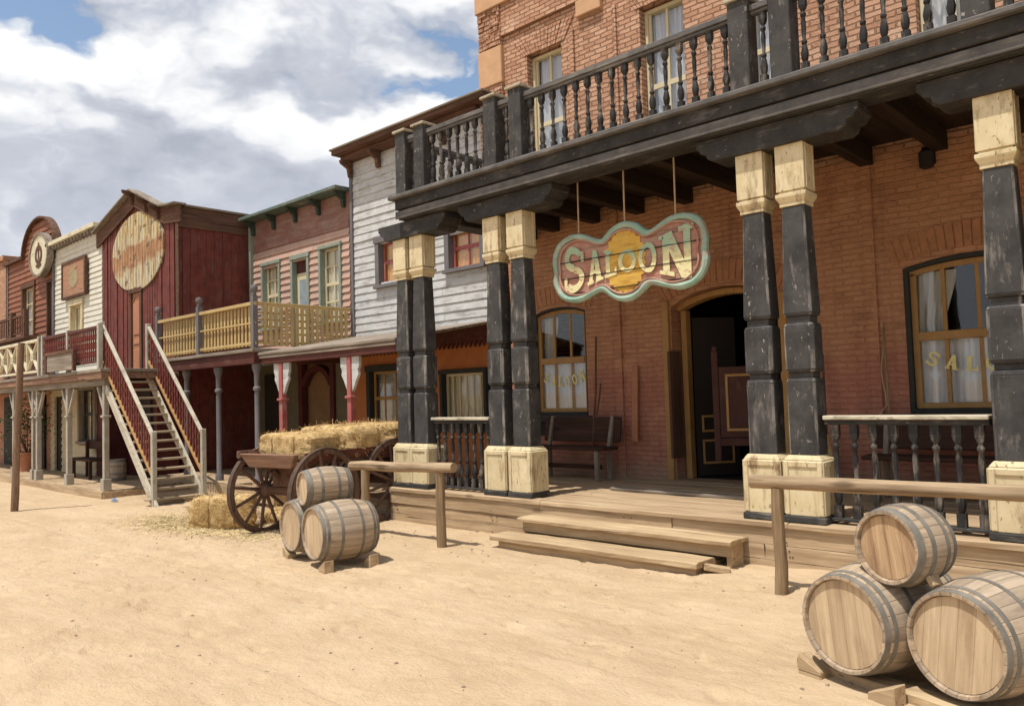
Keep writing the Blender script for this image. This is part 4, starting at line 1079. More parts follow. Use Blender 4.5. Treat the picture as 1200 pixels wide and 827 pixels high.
# far pile
bf = R_(9)
FR = (-6.66, 4.26); FL = along(FR, bf, .02, -.60); Lf = .60
cR = along(FR, bf, Lf/2); cL = along(FL, bf, Lf/2)
make_barrel('oak_barrel', 'front oak barrel with grey hoops, lying before the wagon hiding its twin', (*cR, .335), bf, .292, .245, Lf, .05)
make_barrel('oak_barrel', 'half hidden oak barrel, leftmost of the stack beside the wagon', (*cL, .335), bf-.03, .292, .245, Lf, -.2)
FT = along(FR, bf, .04, -.30); cT = along(FT, bf, .24)
make_barrel('oak_barrel', 'small grey weathered oak barrel on top of the stack beside the wagon', (*cT, .735), bf+.08, .20, .165, .48, .3)
for (f, s, base, lab) in ((.04, .22, FR, 'front wooden chock under the front barrel of the wagon stack'), (.50, .24, FR, 'rear wooden chock under the front barrel of the wagon stack'), (.04, -.10, FL, 'wooden chock under the half hidden barrel of the wagon stack')):
    x, y = along(base, bf, f, s); wedge(lab, (x, y, gz(x, y)), bf+(PI if s > 0 else 0), .13, .10, .12)

# ------------------------------------------------------------------ hay wagon
wg = thing('hay_wagon', 'old brown wooden hay wagon with spoked wheels', 'wagon', (-8.93, 5.47, -.085), (0, 0, R_(8)))
RW = .55
def wheel_mb(r):
    rim = MB(); rim.lathe([(r-.062,-.032),(r-.004,-.032),(r-.004,.032),(r-.062,.032)], n=40, closed=True)
    ty = MB(); ty.lathe([(r-.0035,-.036),(r+.008,-.036),(r+.008,.036),(r-.0035,.036)], n=40, closed=True)
    hub = MB(); hub.lathe([(.0,-.13),(.045,-.13),(.055,-.10),(.085,-.06),(.095,0),(.085,.06),(.058,.10),(.048,.16),(.0,.16)], n=16)
    sp = MB(); sp.tube([(.07,0,0),(.25*r/.5,0,0),(r-.055,0,0)], [.026,.022,.019], 7)
    return rim, ty, hub, sp
def wheel(x, y, r, s):
    rim, ty, hub, sp = wheel_mb(r)
    w = obj('wheel', mesh_of(rim, .004, True), M['brown_w'], wg, (x, y, r), (0, s*PI/2, random.uniform(0, 0)))
    obj('tyre', mesh_of(ty, 0, True), M['rust'], w); obj('hub', mesh_of(hub, 0, True), M['brown_w'], w)
    sm_ = mesh_of(sp, 0, True)
    for k in range(12): obj('spoke', sm_, M['brown_w'], w, (0, 0, 0), (0, 0, 2*PI*(k+.3)/12))
M['brown_w'] = wood('wagon_wheel_wood', (.23,.14,.10), (.085,.045,.032), 'x', fine=1.5)
M['rust'] = plain('rusty_iron', (.12,.075,.055), .75, .3, .4, 16)
M['wagonboard'] = wood('wagon_board', (.36,.22,.145), (.14,.075,.05), 'x', fine=1.2)
M['wagonside'] = wood('wagon_side', (.19,.075,.05), (.08,.03,.022), 'y', fine=1.2)
for s in (-1, 1):
    wheel(s*.575, 0, RW, s); wheel(s*.575, 1.22, RW+.02, s)
m = MB(); m.box(-.54, .54, -.05, .05, RW-.05, RW+.05); part('axle', m, M['brown_x'], wg, local=True, bevel=.006)
m = MB(); m.box(-.54, .54, 1.27, 1.37, RW-.02, RW+.08); part('axle', m, M['brown_x'], wg, local=True, bevel=.006)
m = MB(); m.box(-.05, .05, .051, 1.269, RW-.03, RW+.06); m.box(-.34, .34, -.07, .07, RW+.06, .90); m.box(-.34, .34, 1.25, 1.39, RW+.09, .90)
m.beam((-.30, -.2, .88), (-.08, .1, RW), .05, .06); m.beam((.30, -.2, .88), (.08, .1, RW), .05, .06); m.beam((0, .2, RW), (.3, 1.0, .88), .04, .05); m.beam((0, .2, RW), (-.3, 1.0, .88), .04, .05)
part('undercarriage', m, M['brown_y'], wg, local=True, bevel=.005)
m = MB()
for k in range(6): m.box(-.50+k*.168, -.50+k*.168+.16, -.28, 1.85, .901, .935)
part('bed', m, M['brown_y'], wg, local=True, bevel=.004)
for s in (-1, 1):
    m = MB(); m.add([(s*.48,-.28,.936),(s*.48,1.85,.936),(s*.51,1.85,.936),(s*.51,-.28,.936),(s*.53,-.28,1.06),(s*.53,1.85,1.06),(s*.56,1.85,1.06),(s*.56,-.28,1.06)],
        [(0,1,2,3),(4,7,6,5),(0,4,5,1),(1,5,6,2),(2,6,7,3),(3,7,4,0)]); part('side_board', m, M['wagonside'], wg, local=True, bevel=.005)
m = MB(); m.add([(-.40,-.38,.88),(.40,-.38,.88),(.40,-.30,.88),(-.40,-.30,.88),(-.53,-.43,1.05),(.53,-.43,1.05),(.53,-.345,1.05),(-.53,-.345,1.05)],
    [(0,3,2,1),(4,5,6,7),(0,1,5,4),(1,2,6,5),(2,3,7,6),(3,0,4,7)]); part('end_board', m, M['wagonboard'], wg, local=True, bevel=.01)
m = MB(); m.beam((-.585, -.40, 1.03), (-.585, .2, 1.03), .085, .10); part('side_beam', m, M['brown_y'], wg, local=True, bevel=.012)
m = MB(); m.beam((-.1, -.3, RW), (-.25, -1.5, .12), .07, .07);
# ------------------------------------------------------------------ hay bales
def bale(label, loc, rz, L, W, H, seed, strands=1300, group='hay bales', tilt=0):
    rnd = random.Random(seed)
    bm = bmesh.new(); bmesh.ops.create_cube(bm, size=1); bmesh.ops.subdivide_edges(bm, edges=bm.edges[:], cuts=9, use_grid_fill=True)
    for v in bm.verts:
        p = v.co*2; q = Vector([math.copysign(abs(c)**.999, c) for c in p])
        n4 = (abs(p.x)**5.5+abs(p.y)**5.5+abs(p.z)**5.5)**(1/5.5); q = p/n4
        d = 1+.05*mnoise.noise((q.x*1.6+seed, q.y*1.6, q.z*1.6))+.05*mnoise.noise((q.x*5+seed, q.y*5, q.z*5))
        bind = 1-.03*sum(math.exp(-((q.x-c)/.07)**2) for c in (-.38, .38))
        v.co = Vector((q.x*L/2*d, q.y*W/2*d*bind, q.z*H/2*d*bind+H/2))
    mb = MB(); bm.verts.index_update(); mb.add([v.co[:] for v in bm.verts], [tuple(v.index for v in f.verts) for f in bm.faces])
    fs = [(f.calc_center_median().copy(), f.normal.copy()) for f in bm.faces]
    bm.normal_update(); fs = [(f.calc_center_median().copy(), f.normal.copy()) for f in bm.faces]; bm.free()
    for _ in range(strands):
        c, nn = rnd.choice(fs); c = c+Vector((rnd.uniform(-1,1)*L*.06, rnd.uniform(-1,1)*W*.06, rnd.uniform(-1,1)*H*.06)); 
        if c.z < .01: continue
        d = Vector((rnd.gauss(0, 1.0), rnd.gauss(0, .7), rnd.gauss(0, .7)))+nn*rnd.uniform(-.1, .18); d.normalize()
        l = rnd.uniform(.04, .11); side = d.cross(nn)
        if side.length < .05: continue
        side = side.normalized()*rnd.uniform(.0018, .0035); a = c-d*l*.4+nn*.004; b = c+d*l*.6+nn*rnd.uniform(.004, .022)
        mb.add([a-side, a+side, b+side, b-side], [(0,1,2,3)])
    o = obj('hay_bale', mesh_of(mb, 0, False), M['hay'], None, loc, (tilt, 0, rz))
    for c in (-.38, .38):
        ring_ = []
        for k in range(33):
            a = 2*PI*k/32; y, z = math.cos(a), math.sin(a); n8 = (abs(y)**5.5+abs(z)**5.5)**(1/5.5); y /= n8; z /= n8
            ring_.append((c*L/2+.006*math.sin(k*1.7), y*W/2*.985, z*H/2*.985+H/2))
        tw = MB(); tw.tube(ring_, .006, 6, False); obj('twine', mesh_of(tw, 0, True), M['twine'], o)
    return tag(o, label, 'hay bale', group)
rz = R_(8)
def wgp(x, y, z): return (-8.93+x*math.cos(rz)-y*math.sin(rz), 5.46+x*math.sin(rz)+y*math.cos(rz), z-.085)
bale('hay bale lying across the front of the wagon bed, leftmost of its three', wgp(-.02, .12, .937), rz+.05, 1.04, .56, .36, 3, 900)
bale('middle hay bale on the wagon bed, between its two neighbours', wgp(.02, .80, .937), rz-.04, 1.06, .64, .42, 8, 900)
bale('hay bale at the rear of the wagon beside the black pillars', wgp(.0, 1.47, .937), rz+.03, 1.06, .60, .42, 12, 900)
bale('loose hay bale lying on the sand left of the wagon wheel', (-10.22, 5.18, -.07), R_(55), .84, .46, .44, 21, 1000)
bale('low broken heap of hay spilling behind the front wagon wheel', (-9.9, 6.05, -.09), R_(15), .8, .6, .20, 33, 1200)
m = MB(); rnd = random.Random(5)
for _ in range(7500):
    a = rnd.uniform(0, 2*PI); r = abs(rnd.gauss(0, .5)); cx, cy = rnd.choice([(-10.3,4.85),(-9.9,4.7),(-10.0,5.3),(-9.6,5.9),(-11.0,4.7),(-11.3,4.9),(-10.7,4.6),(-9.3,5.0)])
    x = cx+math.cos(a)*r*1.2; y = cy+math.sin(a)*r*.6; z = gz(x, y)+rnd.uniform(.003, .02); l = rnd.uniform(.03, .13); t = rnd.uniform(0, PI); w = .003
    dx, dy = math.cos(t)*l/2, math.sin(t)*l/2; px, py = -math.sin(t)*w, math.cos(t)*w; dz = rnd.uniform(-.012, .012)
    m.add([(x-dx-px,y-dy-py,z-dz),(x-dx+px,y-dy+py,z-dz),(x+dx+px,y+dy+py,z+dz),(x+dx-px,y+dy-py,z+dz)], [(0,1,2,3)])
o = obj('loose_straw', mesh_of(m), M['straw']); tag(o, 'loose straw scattered on the sand around the wagon', 'straw', None, 'stuff')

# ------------------------------------------------------------------ white clapboard building
wh = thing('white_clapboard_house', 'weathered white clapboard false front with brown cornice beside the brick saloon', 'building', (-10.7, 9.0, 0))
WX0 = -12.5; WX1 = -8.87
ops = [(-11.62,-10.87,3.72,4.46), (-9.72,-8.98,3.76,4.36)]
m = MB(); clapboard(m, WX0+.08, WX1, 2.74, 6.15, 9.0, .14, ops, lap=.022); part('wall', m, M['white_clap'], wh)
m = MB(); m.box(WX0, WX0+.079, 8.95, 9.03, 2.74, 6.15); part('corner_board', m, M['lilac'], wh, bevel=.005)
shell(wh, WX0+.01, WX1, 9.16, 14, .0, 6.14, M['white_clap'], M['roofgrey'])
m = MB(); m.box(WX0-.12, -8.5, 8.64, 8.94, 6.26, 6.34); m.box(WX0-.05, WX1+.02, 8.80, 9.04, 6.155, 6.258)
part('cornice', m, M['brown_x'], wh, bevel=.008)
m = MB(); m.box(WX0-.14, -8.48, 8.60, 8.94, 6.342, 6.375); part('cornice_cap', m, M['grey_x'], wh, bevel=.006)
br_ = mesh_of(MB().add([(-.04,0,0),(.04,0,0),(.04,-.26,.0),(-.04,-.26,.0),(-.04,0,-.30),(.04,0,-.30),(.04,-.06,-.30),(-.04,-.06,-.30),(-.04,-.09,-.14),(.04,-.09,-.14),(-.04,-.24,-.06),(.04,-.24,-.06)],
        [(0,3,2,1),(3,10,11,2),(10,8,9,11),(8,7,6,9),(7,4,5,6),(4,0,1,5),(0,4,7,8,10,3),(1,2,11,9,6,5)]), .004)
for xx in (-12.42, -11.55, -10.65, -9.75): inst('bracket', br_, M['brown_x'], wh, (xx, 8.96, 6.152))
for (a, b, c, d) in ops:
    sash_window(wh, a, b, c+.03, d, 9.0, M['redpost'], nx=2, nz=2, curtain=M['orangecurtain'], trim=.11, trimmat=M['lilac'], depth=.06)
m = MB(); m.box(WX0+.02, WX1, 8.97, 9.15, .25, 1.05); m.box(WX0+.02, -12.0, 8.97, 9.15, 1.0505, 2.73); m.box(-10.95, WX1, 8.965, 9.15, 2.05, 2.73); m.box(-11.99, -10.951, 8.97, 9.15, 2.12, 2.73); m.box(-10.95, -10.0, 8.97, 9.15, 1.0505, 2.0495)
part('lower_wall', m, M['orange'], wh)
m = MB(); m.box(WX0, WX1, 8.9, 8.964, 2.5, 2.735)
n = 34
for k in range(n):
    a = WX0+(WX1-WX0)*k/n; b = WX0+(WX1-WX0)*(k+1)/n
    m.prism([(a,2.499),(b,2.499),((a+b)/2,2.39)], lambda u, v, d: (u, 8.92+d, v), .03)
part('zigzag_fringe', m, M['red_x'], wh)
sash_window(wh, -11.95, -11.0, 1.12, 2.1, 8.97, M['ochre_z'], nx=3, nz=2, trim=.10, trimmat=M['green_dk'], glassmat=M['glass'])
w_ = sash_window(wh, -9.95, -8.97, 1.12, 1.98, 8.97, M['creamwin'], nx=6, nz=1, trim=.06, trimmat=M['green_dk'], curtain=M['creamcurtain'])
# porch of the white building: sloping roof edge on two red posts with white brackets
m = MB(); m.add([(-12.46,6.95,2.40),(-8.70,6.95,2.40),(-8.70,8.95,2.74),(-12.46,8.95,2.74),(-12.46,6.95,2.45),(-8.70,6.95,2.45),(-8.70,8.95,2.79),(-12.46,8.95,2.79)],
    [(0,3,2,1),(4,5,6,7),(0,1,5,4),(1,2,6,5),(2,3,7,6),(3,0,4,7)]); part('porch_roof', m, M['grey_x'], wh, bevel=.01)
m = MB(); m.box(-12.40, -8.72, 6.99, 7.13, 2.25, 2.402); part('porch_beam', m, M['red_x'], wh, bevel=.01)
m = MB(); m.box(-12.43, -8.71, 6.965, 6.988, 2.35, 2.395); part('porch_moulding', m, M['grey_x'], wh, bevel=.005)
for xx in (-11.83, -9.90):
    m = MB(); m.box(xx-.05, xx+.05, 7.01, 7.11, .2, 2.249); m.box(xx-.075, xx+.075, 6.985, 7.135, 1.62, 1.66); m.box(xx-.075, xx+.075, 6.985, 7.135, .2, .42); pp = part('porch_post', m, M['redpost'], wh, bevel=.008)
    m = MB()
    for s in (-1, 1):
        poly = [(xx+s*.051,2.248),(xx+s*.24,2.248),(xx+s*.235,2.10),(xx+s*.20,2.04),(xx+s*.215,1.97),(xx+s*.15,1.88),(xx+s*.10,1.78),(xx+s*.051,1.72)]
        m.prism(poly, lambda u, v, d: (u, 7.035+d, v), .05)
    part('bracket', m, M['white_clap'], pp, bevel=.004)
m = MB(); m.box(-12.45, -8.72, 6.9, 8.96, -.1, .2); part('porch_floor', m, M['deckfront'], wh, bevel=.008)

# ------------------------------------------------------------------ pink building with ochre balcony
pk = thing('pink_clapboard_house', 'faded pink clapboard house with green cornice and ochre slatted balcony', 'building', (-14.4, 9.0, 0))
KX0 = -16.25; KX1 = -12.56
ops = [(-15.76,-15.12,3.2,4.58), (-14.55,-14.02,2.75,4.55), (-13.52,-12.88,3.15,4.62)]
m = MB(); clapboard(m, KX0+.06, KX1, 2.7, 4.93, 9.0, .14, ops); part('wall', m, M['pink_clap'], pk)
m = MB(); m.box(KX0+.06, KX1, 8.97, 9.1, 4.932, 5.08); m.box(KX0+.06, KX1, 8.985, 9.1, 5.0805, 5.62); part('sign_band', m, M['pinkdark'], pk, bevel=.004)
shell(pk, KX0+.01, KX1, 9.17, 14, 0, 5.61, M['pink_clap'], M['roofgrey'])
m = MB(); m.box(KX0-.02, KX1+.02, 8.66, 9.1, 5.63, 5.70); part('cornice', m, M['greentrim_x'], pk, bevel=.01)
m = MB(); m.box(KX0-.02, KX0+.058, 8.9, 9.06, 2.7, 5.62); part('corner_board', m, M['greentrim_z'], pk, bevel=.005)
br_g = br_.copy(); br_g.materials.clear()
for k in range(5): inst('bracket', br_g, M['greentrim_dk'], pk, (KX0+.12+k*.86, 8.985, 5.628))
for j, (a, b, c, d) in enumerate(ops):
    if j == 1: continue
    sash_window(pk, a, b, c+.05, d, 9.0, M['creamwin'], nx=2, nz=4, curtain=M['creamcurtain'], trim=.065, trimmat=M['greentrim_z'], depth=.06)
a, b, c, d = ops[1]
m = MB(); m.box(a-.08, a, 8.94, 9.1, c, d); m.box(b, b+.08, 8.94, 9.1, c, d); m.box(a-.1, b+.1, 8.93, 9.1, d+.001, d+.1); dfp = part('door_frame', m, M['greentrim_z'], pk, bevel=.005)
m = MB(); m.box(a+.002, b-.002, 9.06, 9.1, c, d-.28); part('door', m, M['creamwin'], dfp, bevel=.004)
m = MB(); m.box(a+.1, b-.1, 9.052, 9.0595, c+.75, d-.42); part('pane', m, plain('grey_door_glass', (.30,.34,.36), .25), dfp)
m = MB(); m.box(a+.002, b-.002, 9.055, 9.1, d-.27, d-.001); part('transom', m, M['red_x'], dfp)
# lower storey
m = MB(); m.box(KX0+.02, -14.42, 9.0, 9.16, .1, 2.69); m.box(-13.13, KX1, 9.0, 9.16, .1, 2.69); m.box(-14.419, -13.131, 9.0, 9.16, 2.42, 2.69); part('lower_wall', m, M['olive'], pk)
m = MB(); m.box(-14.41, -14.27, 8.95, 9.1, .2, 2.35); m.box(-13.28, -13.14, 8.95, 9.1, .2, 2.35); m.box(-14.43, -13.12, 8.94, 9.1, 2.351, 2.48); arch_band(m, -14.2, -13.35, 2.2, .3, .12, 8.96, 9.09); nfp = part('arched_niche', m, M['maroon'], pk, bevel=.005)
m = MB(); m.box(-14.269, -13.281, 9.101, 9.13, .2, 2.35); part('panel', m, wood('tan_panel', (.32,.2,.1), (.2,.12,.06), 'z', paint=(.26,.15,.07), wear=.4), nfp)
m = MB(); m.box(-15.75, -14.95, 8.95, 8.998, .2, 2.2); m.box(-15.6, -15.1, 8.94, 8.9495, 1.2, 2.0); part('lower_door', m, M['darker'], pk, bevel=.005)
m = MB(); m.box(KX0, KX1+.1, 6.85, 8.94, -.1, .2); part('porch_floor', m, M['deckfront'], pk, bevel=.01)
# balcony
m = MB(); m.box(-16.36, -12.42, 6.84, 8.96, 2.47, 2.53); part('balcony_floor', m, M['grey_x'], pk, bevel=.008)
m = MB(); m.box(-16.33, -12.45, 6.88, 7.0, 2.27, 2.468); m.box(-12.57, -12.45, 7.001, 8.9, 2.29, 2.468); part('balcony_beam', m, M['red_x'], pk, bevel=.008)
m = MB(); m.box(-16.36, -12.45, 6.90, 6.96, 3.28, 3.34); m.box(-12.53, -12.47, 6.961, 8.92, 3.28, 3.34); m.box(-16.36, -12.45, 6.915, 6.945, 2.60, 2.65); m.box(-12.515, -12.485, 6.961, 8.92, 2.62, 2.66)
[m.box(-12.51, -12.49, 6.961, 8.92, zz, zz+.035) for zz in (2.78, 2.90, 3.02, 3.14)]; m.box(-16.36, -12.45, 6.92, 6.94, 2.96, 2.99)
bro = part('balcony_railing', m, M['yellow'], pk, bevel=.005)
sl_ = mesh_of(MB().add([(-.035,-.012,0),(.035,-.012,0),(.035,.012,0),(-.035,.012,0),(-.028,-.012,.3),(.028,-.012,.3),(.028,.012,.3),(-.028,.012,.3),(-.035,-.012,.7),(.035,-.012,.7),(.035,.012,.7),(-.035,.012,.7)],
    [(0,3,2,1),(0,1,5,4),(1,2,6,5),(2,3,7,6),(3,0,4,7),(4,5,9,8),(5,6,10,9),(6,7,11,10),(7,4,8,11),(8,9,10,11)]), .003)
xx = -16.2
while xx < -12.55:
    inst('slat', sl_, M['yellow'], bro, (xx, 6.98, 2.58)); xx += .128
y = 7.12
while y < 8.9:
    inst('slat', sl_, M['yellow'], bro, (-12.47, y, 2.58), (0, 0, PI/2)); y += .105
bp = MB(); bp.box(-.045, .045, -.045, .045, 0, 1.0); bp.lathe([(.03,1.0),(.05,1.02),(.03,1.05),(.06,1.085),(.068,1.12),(.055,1.165),(.0,1.185)], n=12); bpm = mesh_of(bp, 0, True)
for q in (-16.38, -14.55, -12.5): inst('balcony_post', bpm, M['lilac'], pk, (q, 6.93, 2.45))
pc = MB(); pc.lathe([(.075,0),(.075,.10),(.05,.14),(.046,1.6),(.07,1.62),(.07,1.66),(.046,1.68),(.05,1.9),(.085,2.0),(.085,2.07)], n=14); pcm = mesh_of(pc, 0, True)
for q in (-15.25, -13.95, -12.56): inst('porch_column', pcm, M['lilac'], pk, (q, 7.0, .2))

# ------------------------------------------------------------------ red barn with gable
bn_ = thing('red_gabled_barn', 'dark red board barn with gable, painted round emblem and orange door', 'building', (-18.5, 7.4, 0))
BX0_, BX1_ = -20.66, -16.38; BYF = 7.4; PKX, PKZ = -18.6, 6.55
def roofz(x):
    pts = [(-20.9,5.92),(PKX,PKZ),(-17.0,5.88),(-16.2,5.80)]
    return interp(pts, x)
rnd = random.Random(3); m = MB(); xx = BX0_
door_ops = [(-18.98, -18.27, 2.2, 4.28)]
while xx < BX1_-.02:
    w_ = min(rnd.uniform(.09, .145), BX1_-xx); a, b = xx+.007, xx+w_-.007; dy = rnd.uniform(-.014, .014)
    zb = 2.0 if not (a > -19.0 and b < -18.2) else 4.3
    m.add([(a,BYF-.02+dy,zb),(b,BYF-.02+dy,zb),(b,BYF+.04,zb),(a,BYF+.04,zb),(a,BYF-.02+dy,roofz(a)-.06),(b,BYF-.02+dy,roofz(b)-.06),(b,BYF+.04,roofz(b)-.06),(a,BYF+.04,roofz(a)-.06)],
        [(0,3,2,1),(4,5,6,7),(0,1,5,4),(1,2,6,5),(2,3,7,6),(3,0,4,7)])
    xx += w_
part('wall', m, M['barn'], bn_)
m = MB(); y = BYF+.05
while y < 10.5:
    w_ = rnd.uniform(.15, .2); m.box(BX1_-.03, BX1_+.005+rnd.uniform(-.006, .006), y+.003, y+w_-.003, 0, 5.5); y += w_
m.box(BX0_, BX1_-.031, BYF+.041, 10.5, 0, 5.5); part('side_wall', m, M['barn'], bn_)
m = MB(); m.box(BX1_+.012, BX1_+.04, BYF-.04, 9.5, 5.36, 5.79); m.box(BX1_-.1, BX1_+.042, BYF-.06, BYF-.031, 2.2, 5.72); part('side_fascia', m, M['lilacbrown'] if 'lilacbrown' in M else M['brown_y'], bn_, bevel=.005)
segs = [(-20.9,5.92),(PKX,PKZ),(-17.0,5.88),(-16.2,5.80)]
m = MB()
for (a, c) in zip(segs, segs[1:]):
    m.add([(a[0],BYF-.20,a[1]),(c[0],BYF-.20,c[1]),(c[0],BYF+.06,c[1]),(a[0],BYF+.06,a[1]),(a[0],BYF-.20,a[1]+.045),(c[0],BYF-.20,c[1]+.045),(c[0],BYF+.06,c[1]+.045),(a[0],BYF+.06,a[1]+.045)],
        [(0,3,2,1),(4,5,6,7),(0,1,5,4),(1,2,6,5),(2,3,7,6),(3,0,4,7)])
part('verge_board', m, M['grey_x'], bn_, bevel=.006)
m = MB(); m.box(BX0_, BX1_+.10, BYF+.07, 10.5, 5.795, 5.84); part('roof', m, M['grey_y'], bn_, bevel=.006)
m = MB()
for k in range(12):
    xa = BX0_+(BX1_-BX0_)*k/12; xb = BX0_+(BX1_-BX0_)*(k+1)/12; xm = (xa+xb)/2
    m.box(xa, xb, BYF+.045, BYF+.068, 5.5, min(roofz(xa), roofz(xb))-.01)
part('gable_back', m, M['barn'], bn_)
m = MB()
for (a, c) in zip(segs, segs[1:]):
    for s in (0,):
        m.add([(a[0],BYF-.08,a[1]-.36),(c[0],BYF-.08,c[1]-.36),(c[0],BYF-.035,c[1]-.36),(a[0],BYF-.035,a[1]-.36),(a[0],BYF-.08,a[1]-.002),(c[0],BYF-.08,c[1]-.002),(c[0],BYF-.035,c[1]-.002),(a[0],BYF-.035,a[1]-.002)],
            [(0,3,2,1),(4,5,6,7),(0,1,5,4),(1,2,6,5),(2,3,7,6),(3,0,4,7)])
part('bargeboard', m, M['brown_x'], bn_, bevel=.006)
for q in (-18.6, -17.85, -17.2): inst('bracket', br_, M['brown_x'], bn_, (q, BYF-.08, roofz(q)-.01))
def emblem_mat():
    t = NT('painted_emblem'); v, raw = t.coords(False)
    sp = t.n('ShaderNodeSeparateXYZ'); t.t.links.new(raw, sp.inputs[0])
    x, z = sp.outputs[0], sp.outputs[2]           # relative to the emblem centre
    wob = t.noise(t.scale(v, (2.2, 1, 3)), 1.0, 4, .6)
    zz = t.math('ADD', z, t.math('MULTIPLY', t.math('SUBTRACT', wob, .5), .7))
    base = t.ramp(t.noise(t.scale(v, (9, 3, 1.0)), 1.0, 7, .7), [(.30, (.30,.17,.06)), (.46, (.58,.46,.25)), (.60, (.46,.46,.34)), (.74, (.24,.17,.10))])
    hill = t.math('SUBTRACT', t.math('ADD', zz, t.math('MULTIPLY', x, -.07)), .0)
    hs = t.math('ADD', t.math('MULTIPLY', hill, .5), .5)
    band = t.ramp(hs, [(.30, 0.0), (.38, 1.0), (.56, 1.0), (.60, 0.0)])
    col = t.mix(t.math('MULTIPLY', band, .85), base, t.ramp(t.noise(v, 3.0, 5, .6), [(.35, (.26,.11,.045)), (.65, (.47,.235,.10))]))
    top = t.ramp(t.math('ADD', t.math('MULTIPLY', zz, .5), .5), [(.62, 0.0), (.74, .6)])
    col = t.mix(t.math('MULTIPLY', top, t.ramp(t.noise(t.scale(v, (9, 2, 5)), 1.0, 4, .6), [(.45, 0.0), (.6, 1.0)])), col, (.50,.33,.07))
    dk = t.ramp(t.noise(t.scale(v, (2.6, 1, 5.0)), 1.0, 5, .6), [(.57, 0.0), (.63, .85)])
    col = t.mix(dk, col, (.12,.085,.06))
    wear = t.ramp(t.noise(t.scale(v, (16, 3, 1.3)), 1.0, 7, .72), [(.50, 0.0), (.60, .8)])
    col = t.mix(wear, col, (.17,.075,.05))
    return t.out(col, .85, t.noise(t.scale(v, (14, 3, 1.5)), 1.0, 5, .6), .4, .01)
EC = Vector((-18.5, BYF-.055, 5.14)); m = MB(); rxE, rzE = 1.45, .90; xx = -rxE
while xx < rxE-.01:
    w_ = min(.16, rxE-xx); a, b = xx+.009, xx+w_-.009
    f_ = lambda q: rzE*math.sqrt(max(0.0, 1-(q/rxE)**2))
    k = 3; pts = [(a+(b-a)*i/k, f_(a+(b-a)*i/k)) for i in range(k+1)]
    poly = [(p, -q-.002) for p, q in pts]+[(p, q+.002) for p, q in pts[::-1]]
    m.prism(poly, lambda u, v, d: (u, -.0+d+random.uniform(-.0, .0), v), .035); xx += w_
em = obj('round_emblem', mesh_of(m), emblem_mat(), bn_, EC-Vector((-18.5, 7.4, 0)))
m = MB(); m.box(-18.97, -18.86, BYF-.05, BYF+.05, 2.29, 4.2); m.box(-18.39, -18.28, BYF-.05, BYF+.05, 2.29, 4.2); m.box(-19.0, -18.25, BYF-.06, BYF+.05, 4.201, 4.31); dfr = part('door_frame', m, M['brown_z'], bn_, bevel=.006)
m = MB(); m.box(-18.858, -18.392, BYF+.0, BYF+.04, 2.29, 4.2)
part('door', m, M['orangedoor'], dfr)
m = MB()
for (c, d) in ((2.42,2.9),(3.02,3.12),(3.24,3.95)): 
    m.box(-18.80, -18.45, BYF-.02, BYF-.001, c, d)
arch_band(m, -18.80, -18.45, 4.12, .12, .03, BYF-.02, BYF-.001); part('door_panel', m, M['orangedoor'], dfr, bevel=.008)

# ------------------------------------------------------------------ cream house and brown house further along
fw = thing('cream_clapboard_house', 'narrow cream clapboard house with square faded sign board and dentil cornice', 'building', (-22.5, 7.4, 0))
FX0, FX1 = -24.25, -20.7
m = MB(); clapboard(m, FX0+.1, FX1, 2.28, 5.98, BYF, .135, [(-22.83,-22.07,3.0,4.33)], lap=.024); part('wall', m, M['farwhite'], fw)
m = MB(); m.box(FX0, FX0+.099, BYF-.06, BYF+.03, 2.28, 6.0); part('corner_board', m, M['lilac'], fw, bevel=.004)
shell(fw, FX0, FX1, BYF+.17, 12.5, 0, 5.97, M['farwhite'], M['roofgrey'])
m = MB(); m.box(FX0-.08, FX1, BYF-.22, BYF+.1, 6.08, 6.19); part('cornice', m, M['cream_x'], fw, bevel=.008)
dn = mesh_of(MB().box(0, .11, 0, .18, 0, .093)); xx = FX0+.05
while xx < FX1-.1: inst('dentil', dn, M['grey_x'], fw, (xx, BYF-.16, 5.985)); xx += .24
sash_window(fw, -22.83, -22.07, 3.05, 4.30, BYF, M['creamwin'], nx=2, nz=1, curtain=M['creamcurtain'], trim=.12, trimmat=M['cream_z'], depth=.06)
m = MB(); m.box(-23.25, -21.6, BYF-.11, BYF-.06, 4.55, 5.45); sb = part('sign_board', m, wood('faded_sign_board', (.45,.28,.18), (.25,.13,.08), 'x', paint=(.46,.16,.08), paint2=(.34,.24,.15), wear=.50, soft=.05), fw, bevel=.004)
m = MB()
for (a, b, c, d) in ((-23.3,-23.22,4.5,5.5),(-21.63,-21.55,4.5,5.5),(-23.219,-21.631,4.5,4.56),(-23.219,-21.631,5.44,5.5)): m.box(a, b, BYF-.13, BYF-.055, c, d)
part('sign_frame', m, M['brown_x'], sb)
m = MB(); n = 20
pts = [((.34+.07*mnoise.noise((k*.9, 1, 1)))*math.cos(2*PI*k/n)-22.42, (.24+.09*mnoise.noise((k*.8, 4, 1)))*math.sin(2*PI*k/n)+5.0) for k in range(n)]
m.prism(pts, lambda u, v, d: (u, BYF-.118+d, v), .006); m.prism([(-22.72,5.1),(-22.15,5.28),(-22.2,5.34),(-22.75,5.2)], lambda u, v, d: (u, BYF-.121+d, v), .006)
part('faded_motif', m, wood('faded_motif_paint', (.50,.38,.22), (.25,.18,.1), 'x', paint=(.42,.32,.17), paint2=(.25,.22,.14), wear=.47, soft=.12), sb)
